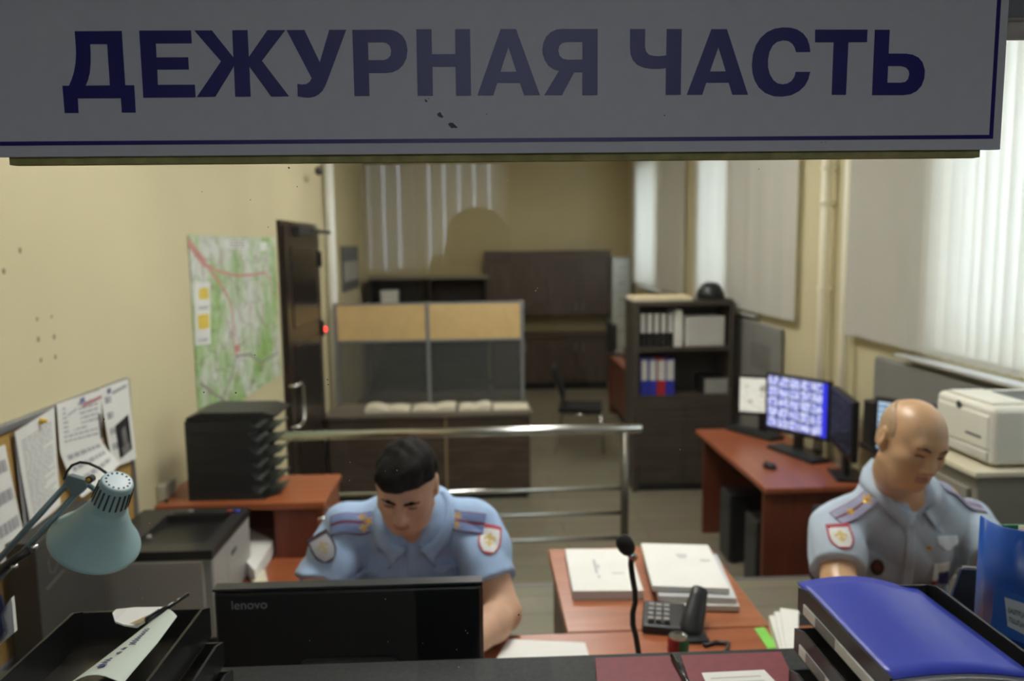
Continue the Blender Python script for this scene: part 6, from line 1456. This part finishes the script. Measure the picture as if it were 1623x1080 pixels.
def at_px(field, x, y, y0, y1):
    """first point of a garment met along a sight line"""
    a, b = V3(PY(x, y, y0)), V3(PY(x, y, y1)); d = (b-a); L_ = np.linalg.norm(d); d /= L_; t_ = 0
    for _ in range(80):
        dd = float(field.value((a+d*t_)[None])[0]); t_ += max(dd, 0)*0.7
        if dd < 0.001: break
    return a+d*min(t_, L_), d
# ------------------------------------------------------------------ office chairs
def office_chair(x, y, rz, lab, seat_z):
    t = thing('office_chair', lab, 'chair', (x, y, FL), rz, 'officers\' chairs')
    part(t, 'seat', MB().bx(-0.24, 0.24, -0.24, 0.24, seat_z-0.08, seat_z), fab, bevel=0.035, seg=3)
    part(t, 'backrest', MB().prism([(0.25, seat_z+0.10), (0.31, seat_z+0.11), (0.33, seat_z+0.37), (0.28, seat_z+0.38)], -0.19, 0.19, Matrix(((0,0,1,0),(1,0,0,0),(0,1,0,0),(0,0,0,1)))), fab, bevel=0.02, seg=3)
    part(t, 'back_bracket', MB().bx(-0.03, 0.03, 0.18, 0.34, seat_z-0.10, seat_z-0.08).bx(-0.03, 0.03, 0.32, 0.345, seat_z-0.10, seat_z+0.2), black, bevel=0.004)
    part(t, 'gas_post', MB().tube([(0, 0, 0.07), (0, 0, seat_z-0.08)], 0.028, 16), charcoal, smooth=True)
    mb = MB()
    for k in range(5):
        a = 2*PI*k/5; mb.tube([(0, 0, 0.09), (0.28*math.cos(a), 0.28*math.sin(a), 0.065)], [0.028, 0.016], 10)
    part(t, 'star_base', mb, black)
    for k in range(5):
        a = 2*PI*k/5; cx_, cy_ = 0.28*math.cos(a), 0.28*math.sin(a)
        part(t, 'caster', MB().tube([(cx_-0.02*math.sin(a), cy_+0.02*math.cos(a), 0.026), (cx_+0.02*math.sin(a), cy_-0.02*math.cos(a), 0.026)], 0.026, 14), charcoal)
    return t
# ------------------------------------------------------------------ officer at the black monitor
shirtA = mat('shirt_bluish_light', (158, 184, 216), 0.85, var=0.05, scale=50)  # both officers wear one shirt cloth; this copy has bluish light tinted in
skA = skin('skin_fair', (200, 160, 132), 0.55)
hair_m = mat('dark_hair', (20, 17, 15), 0.8, var=0.35, scale=60, bump=0.3, spec=0.2)
RA = rotm(-0.12, math.radians(25), math.radians(-5))
eyeA = V3(PY(635, 804, 1.89)); HA = eyeA-RA @ np.array((0, 0.082, 0.0))
S0, S1 = PY(549, 842, 2.12), PY(752, 836, 2.12)
A = officer('person', 'dark-haired officer in a light blue uniform shirt, bent over the desk behind the black monitor', HA, RA, 0.95,
    neck=(-0.185, 2.10, 1.375), chest=(-0.20, 2.19, 1.225), waist=(-0.205, 2.31, 1.03), pelvis=(-0.205, 2.40, 0.89),
    sh=((S0.x, S0.y, S0.z), (S1.x, S1.y, S1.z)), el=((-0.462, 1.98, 1.15), (0.052, 1.975, 1.145)), wr=((-0.27, 1.76, 1.17), (-0.05, 1.74, 1.17)),
    hd_dir=((0.35, -1, -0.05), (-0.45, -1, -0.05)), knees=((-0.33, 1.99, 0.84), (-0.08, 1.99, 0.84)), feet=((-0.33, 1.92, FL+0.085), (-0.08, 1.92, FL+0.085)), skin_mat=skA, shirt_mat=shirtA, seed=3, hem=0.64, sleeve=(0.070, 0.067, 0.073))
HF = Field(); TA = A['T']
HF.ell(TA((0, -0.010, 0.040)), (0.0775, 0.092, 0.079), RA, 0.02); HF.ell(TA((0.010, 0.058, 0.080)), (0.052, 0.032, 0.026), RA, 0.03); HF.ell(TA((-0.025, 0.02, 0.098)), (0.04, 0.05, 0.024), RA, 0.03)
HF.ell(TA((0.028, 0.070, 0.066)), (0.030, 0.024, 0.022), RA, 0.02)
HF.ell(TA((0, -0.055, -0.01)), (0.062, 0.045, 0.06), RA, 0.03)
nz_ = RA @ np.array((0, 0.47, 0.88)); nz_ = nz_/np.linalg.norm(nz_)
HF.cuts = [(TA((0, 0.088, 0.050)), -(RA @ (np.array((0.20, -0.26, 0.94)))))]
def hn(P):
    q = (P-HA) @ RA; return 0.002*np.sin(90*q[..., 0]+40*q[..., 1]+3*np.sin(60*q[..., 2]))*np.sin(70*q[..., 1]+50*q[..., 2])+0.0015*np.sin(150*q[..., 0]+4*np.sin(40*q[..., 1]))
HF.noise = hn
V, Fq = HF.mesh(0.004); np_object('hair', V, Fq, [hair_m], A['root'])
def brows(o, T, m, thick=0.0042):
    for s in (-1, 1):
        F_ = Field(); F_.chain([T((s*0.013, 0.0925, 0.0150)), T((s*0.030, 0.0910, 0.0205)), T((s*0.047, 0.0810, 0.0165))], [thick, thick*1.05, thick*0.6], 0.004)
        V, Fq = F_.mesh(0.0022); np_object('eyebrow', V, Fq, [m], o['root'])
brows(A, TA, hair_m, 0.0048)
collar(A, shirtA)
epaulette(A, 0, [(-0.62, 0.0, 0.5), (-0.36, 0.5, 0.42), (-0.36, -0.5, 0.42), (-0.15, 0.0, 0.0)]); epaulette(A, 1, [(-0.62, 0.0, 0.5), (-0.36, 0.5, 0.42), (-0.36, -0.5, 0.42)])
def badge(o, x, y, y0, y1, w, h, fn, name, mats, tilt=0.0, nu=30, nv=36, lift=0.0025, u=None, v=None, fw_=0.8):
    p, d = at_px(o['Sh'], x, y, y0, y1)
    e = 0.004; g = np.array([float(o['Sh'].value((p+np.eye(3)[k]*e)[None])[0]-o['Sh'].value((p-np.eye(3)[k]*e)[None])[0]) for k in range(3)]); g /= np.linalg.norm(g)
    n = g*fw_-d*(1-fw_); n /= np.linalg.norm(n)
    vv = np.array((0, 0, 1.0)) if v is None else np.array(v, float); vv = vv-n*(vv@n); vv /= np.linalg.norm(vv); uu = np.cross(vv, n); uu /= np.linalg.norm(uu)
    if tilt: uu, vv = uu*math.cos(tilt)+vv*math.sin(tilt), vv*math.cos(tilt)-uu*math.sin(tilt)
    return decal(o['Sh'], p+n*0.05, uu, vv, w, h, -n, nu, nv, fn, name, mats, o['root'], o['shirt'], lift=lift, back=0.06)
badge(A, 776, 856, 1.7, 2.4, 0.062, 0.088, shield_fn, 'sleeve_patch', [patch_w, patch_r, patch_g], tilt=-0.25, nu=50, nv=60)
badge(A, 512, 868, 1.7, 2.4, 0.062, 0.088, shield_fn, 'sleeve_patch', [mat('patch_white_shaded', (150, 152, 160), 0.7), mat('patch_red_shaded', (56, 38, 46), 0.7), mat('patch_gold_shaded', (150, 136, 108), 0.7)], tilt=0.55, nu=50, nv=60)  # same patch with shade painted in: dimmed copies of its white, red and gold
plk = lambda s, t: 0
badge(A, 640, 905, 1.7, 2.5, 0.026, 0.16, plk, 'button_placket', [shirtA], nu=6, nv=24)
badge(A, 582, 906, 1.7, 2.5, 0.075, 0.03, lambda s, t: 0 if t > -0.9+0.0*s and (t > -0.2 or abs(s) < 0.2+0.8*(t+1)) else -1, 'pocket_flap', [shirtA], nu=16, nv=8)
badge(A, 700, 902, 1.7, 2.5, 0.075, 0.03, lambda s, t: 0 if (t > -0.2 or abs(s) < 0.2+0.8*(t+1)) else -1, 'pocket_flap', [shirtA], nu=16, nv=8)
office_chair(-0.205, 2.42, 0.0, 'black office chair under the dark-haired officer', 0.44)
# ------------------------------------------------------------------ bald officer on the right
shirtB = mat('shirt_greyer_light', (172, 186, 200), 0.85, var=0.05, scale=50)  # same shirt cloth again, with greyer light tinted into the colour
skB = skin('skin_tan', (196, 158, 120), 0.34)
RBm = rotm(math.radians(6), math.radians(15), math.radians(-10))
eyeB = V3(PY(1476, 724, 1.90)); HB_ = eyeB-RBm @ np.array((0, 0.082, 0.0))
S0, S1 = PY(1325, 842, 2.10), PY(1532, 830, 2.22)
E0, E1 = PY(1330, 930, 1.95), PY(1592, 915, 2.02)
Bo = officer('person', 'bald officer in a grey-blue uniform shirt with a name badge, looking down at the right', HB_, RBm, 0.96,
    neck=(1.165, 2.13, 1.402), chest=(1.212, 2.19, 1.20), waist=(1.225, 2.27, 1.01), pelvis=(1.215, 2.33, 0.88),
    sh=((S0.x, S0.y, S0.z), (S1.x, S1.y, S1.z)), el=((E0.x, E0.y, E0.z), (E1.x, E1.y, E1.z)), wr=((1.02, 1.74, 1.16), (1.28, 1.78, 1.16)),
    hd_dir=((0.35, -1, -0.08), (-0.3, -1, -0.08)), knees=((1.06, 1.92, 0.85), (1.34, 1.92, 0.85)), feet=((1.06, 1.86, FL+0.085), (1.34, 1.86, FL+0.085)), skin_mat=skB, shirt_mat=shirtB, seed=8, hem=0.72, sleeve=(0.070, 0.068, 0.073), bulk=1.10)
TB = Bo['T']; SF = Field()
SF.ell(TB((0, -0.008, 0.031)), (0.0768, 0.0903, 0.0812), RBm, 0.02); SF.ell(TB((0, -0.04, -0.03)), (0.060, 0.052, 0.05), RBm, 0.03)
def stub(P):
    q = (P-HB_) @ RBm/0.96-np.array((0, -0.052, 0.018)); k0 = np.sqrt(((q/np.array((0.12, 0.094, 0.072)))**2).sum(-1)); return (k0-1)*0.06
SF.within = [stub]
V, Fq = SF.mesh(0.004); np_object('hair_stubble', V, Fq, [mat('stubble_skin', (170, 141, 108), 0.5, var=0.12, scale=120)], Bo['root'])
brows(Bo, TB, mat('brown_brow', (84, 60, 44), 0.7, var=0.3, scale=90), 0.0036)
collar(Bo, shirtB)
ep_b = mat('epaulette_grey', (150, 152, 176), 0.8, var=0.06, scale=80)
epaulette(Bo, 0, [(-0.55, 0.0, 0.62), (0.30, 0.0, 0.5)], 0.34, 0.96, 0.008, ep_b); epaulette(Bo, 1, [(-0.45, 0.0, 0.6), (0.30, 0.0, 0.5)], 0.34, 0.9, 0.006, ep_b)
badge(Bo, 1333, 850, 1.7, 2.4, 0.064, 0.080, shield_fn, 'sleeve_patch', [patch_w, patch_r, patch_g], tilt=0.12, nu=50, nv=60)
badge(Bo, 1390, 899, 1.7, 2.5, 0.036, 0.046, lambda s, t: (1 if math.hypot(s, t) < 0.45 else 0) if math.hypot(s, t) < 0.98 else -1, 'medal', [mat('bronze_dark', (62, 46, 36), 0.35, 0.5, var=0.4, scale=120), mat('medal_red', (110, 40, 40), 0.4)], nu=20, nv=24, lift=0.004)
badge(Bo, 1489, 908, 1.7, 2.5, 0.050, 0.066, lambda s, t: 0 if t > 0.15 else (1 if s > -0.25 else (0 if t > -0.6 else 2)), 'name_badge', [paper_m, mat('badge_navy', (44, 46, 110), 0.4), mat('badge_red', (150, 40, 56), 0.4)], nu=20, nv=24, lift=0.005, fw_=0.4)
badge(Bo, 1500, 862, 1.7, 2.5, 0.075, 0.040, lambda s, t: 0 if (t > -0.2 or abs(s) < 0.2+0.8*(t+1)) else -1, 'pocket_flap', [mat('shirt_pale', (206, 214, 220), 0.8)], nu=16, nv=10, fw_=0.5)
badge(Bo, 1441, 885, 1.7, 2.5, 0.028, 0.20, plk, 'button_placket', [shirtB], nu=6, nv=30)
badge(Bo, 1472, 868, 1.7, 2.5, 0.012, 0.012, lambda s, t: 0 if math.hypot(s, t) < 1 else -1, 'button', [gold_m], nu=10, nv=10, lift=0.004)
office_chair(1.24, 2.38, math.radians(-24), 'black office chair under the bald officer', 0.43)

# ------------------------------------------------------------------ the photographer in the hall, who shows only as a faint reflection on the glass
jk = mat('dark_jacket', (34, 36, 40), 0.85, var=0.1, scale=40)
PRt = thing('person', 'photographer in a dark jacket in the hall, seen only as a faint reflection', 'person', (0, -0.30, FL))
RP = rotm(PI, 0.05, 0.0); HP = np.array((0.0, -0.20, 2.075))
B = Field(); TP = add_head(B, HP, RP, 1.0); nk = np.array((0.0, -0.27, 1.86))
B.chain([TP((0, -0.018, -0.05)), TP((0, -0.016, -0.10)), nk], [0.052, 0.053, 0.060], 0.03)
B.ell((0, -0.30, 1.62), (0.155, 0.105, 0.22), None, 0.05); B.ell((0, -0.31, 1.36), (0.15, 0.11, 0.16), None, 0.05)
J = Field(); J.ell((0, -0.30, 1.62), (0.185, 0.135, 0.25), None, 0.05); J.ell((0, -0.31, 1.34), (0.185, 0.14, 0.19), None, 0.05)
Tq = Field(); Tq.ell((0, -0.31, 1.26), (0.17, 0.135, 0.13), None, 0.05)
for s_ in (-1, 1):
    S_, E_, W_ = np.array((s_*0.185, -0.28, 1.79)), np.array((s_*0.27, -0.16, 1.60)), np.array((s_*0.105, -0.10, 1.965))
    B.chain([S_, E_], [0.054, 0.044], 0.03); B.chain([E_, E_+(W_-E_)*0.3, W_], [0.042, 0.044, 0.029], 0.02); B.cone(S_, nk, 0.05, 0.052, 0.05)
    hand(B, W_, (-s_*0.25, 0.10, 1.0), (0, -1, 0.1), s_, 0.72)
    J.cone(S_, nk, 0.07, 0.068, 0.05); J.chain([S_, E_, W_+(E_-W_)*0.12], [0.076, 0.060, 0.046], 0.03)
    K_, A_ = np.array((s_*0.11, -0.29, 0.85)), np.array((s_*0.12, -0.32, FL+0.09))
    B.chain([(s_*0.095, -0.31, 1.24), K_, A_], [0.085, 0.056, 0.042], 0.04); B.chain([A_, A_+np.array((0, 0.03, -0.05)), A_+np.array((0, 0.14, -0.06))], [0.04, 0.036, 0.03], 0.03)
    Tq.chain([(s_*0.095, -0.31, 1.22), K_, A_+np.array((0, 0, 0.0))], [0.10, 0.076, 0.066], 0.04)
    Q = Field(); Q.chain([A_+np.array((0, -0.02, -0.04)), A_+np.array((0, 0.05, -0.045)), A_+np.array((0, 0.17, -0.052))], [0.048, 0.046, 0.036], 0.03); Q.cuts = [((0, 0, FL+0.001), (0, 0, -1))]
    V, Fq = Q.mesh(0.009); np_object('shoe', V, Fq, [shoe_m], PRt)
V, Fq = B.mesh(0.006); np_object('body', V, Fq, [skA], PRt)
J.ell(nk+np.array((0, 0, 0.06)), (0.06, 0.06, 0.075), None, 0.012, -1)
V, Fq = J.mesh(0.009); np_object('jacket', V, Fq, [jk], PRt)
V, Fq = Tq.mesh(0.011); np_object('trousers', V, Fq, [trouser_m], PRt)
Hq = Field(); Hq.ell(TP((0, -0.012, 0.040)), (0.080, 0.094, 0.080), RP, 0.02); Hq.cuts = [(TP((0, 0.088, 0.052)), -(RP @ np.array((0, -0.42, 0.9))))]
V, Fq = Hq.mesh(0.006); np_object('hair', V, Fq, [hair_m], PRt)
t = thing('photo_camera', 'black photo camera held up by the photographer in the hall', 'camera', (0, -0.06, 2.05))
part(t, 'body', MB().bx(-0.07, 0.07, -0.035, 0.02, 0, 0.10), black, bevel=0.01)
part(t, 'viewfinder_hump', MB().bx(-0.028, 0.028, -0.04, 0.015, 0.098, 0.135), black, bevel=0.008)
part(t, 'grip', MB().bx(0.05, 0.078, -0.02, 0.032, 0.002, 0.095), black, bevel=0.01)
# ------------------------------------------------------------------ light
lampm = emission('lamp_diffuser', (252, 250, 244), 21.0)
def ceiling_light(x, y, z, lab, m, sx=0.3, sy=0.6, group='ceiling lights'):
    t = thing('ceiling_light', lab, 'ceiling light', (x, y, z-0.06), 0, group)
    part(t, 'housing', MB().bx(-sx-0.02, sx+0.02, -sy-0.02, sy+0.02, 0.012, 0.06), white_m)
    part(t, 'diffuser', MB().bx(-sx, sx, -sy, sy, 0.0, 0.0115), m)
for x, y, lab in ((0.3, 2.5, 'square-edged white ceiling light above the two officers'), (0.5, 5.6, 'white ceiling light above the railing'), (0.3, 9.4, 'white ceiling light above the far desk')):
    ceiling_light(x, y, 3.6, lab, lampm if y < 8 else emission('lamp_diffuser_dim', (255, 248, 232), 9.0))
ceiling_light(0.2, -1.6, 3.0, 'dim white ceiling light in the public hall', emission('hall_diffuser', (238, 242, 250), 11.5), 0.5, 0.3)
w = bpy.data.worlds.new('World'); SC.world = w; w.use_nodes = True
nt = w.node_tree; bg = nt.nodes['Background']
tc = nt.nodes.new('ShaderNodeTexCoord'); sp = nt.nodes.new('ShaderNodeSeparateXYZ'); rp = nt.nodes.new('ShaderNodeValToRGB')
rp.color_ramp.elements[0].position = 0.45; rp.color_ramp.elements[0].color = lin((186, 200, 214)); rp.color_ramp.elements[1].position = 0.8; rp.color_ramp.elements[1].color = lin((214, 230, 250))
nt.links.new(tc.outputs['Generated'], sp.inputs[0]); nt.links.new(sp.outputs[2], rp.inputs['Fac']); nt.links.new(rp.outputs['Color'], bg.inputs['Color'])
bg.inputs['Strength'].default_value = 6.5
# ------------------------------------------------------------------ camera
cam = bpy.data.cameras.new('camera'); co = bpy.data.objects.new('camera', cam); COL.objects.link(co)
cam.sensor_width = 36.0; cam.sensor_fit = 'HORIZONTAL'; cam.lens = FPX/1623*36.0
right = Vector(CAMR.col[0]); down = Vector(CAMR.col[1]); fwd = Vector(CAMR.col[2])
co.matrix_world = basis(right, -down, -fwd, EYE)
cam.clip_start = 0.02; cam.clip_end = 100
cam.dof.use_dof = True; cam.dof.focus_distance = 0.90; cam.dof.aperture_fstop = 4.2
SC.camera = co
SC.view_settings.view_transform = 'Standard'; SC.view_settings.look = 'None'; SC.view_settings.gamma = 1.0; SC.view_settings.exposure = 0.2; SC.view_settings.use_curve_mapping = False
SC.cycles.use_denoising = True
SC.cycles.max_bounces = 10; SC.cycles.transparent_max_bounces = 16; SC.cycles.diffuse_bounces = 5
SC.cycles.sample_clamp_indirect = 8.0
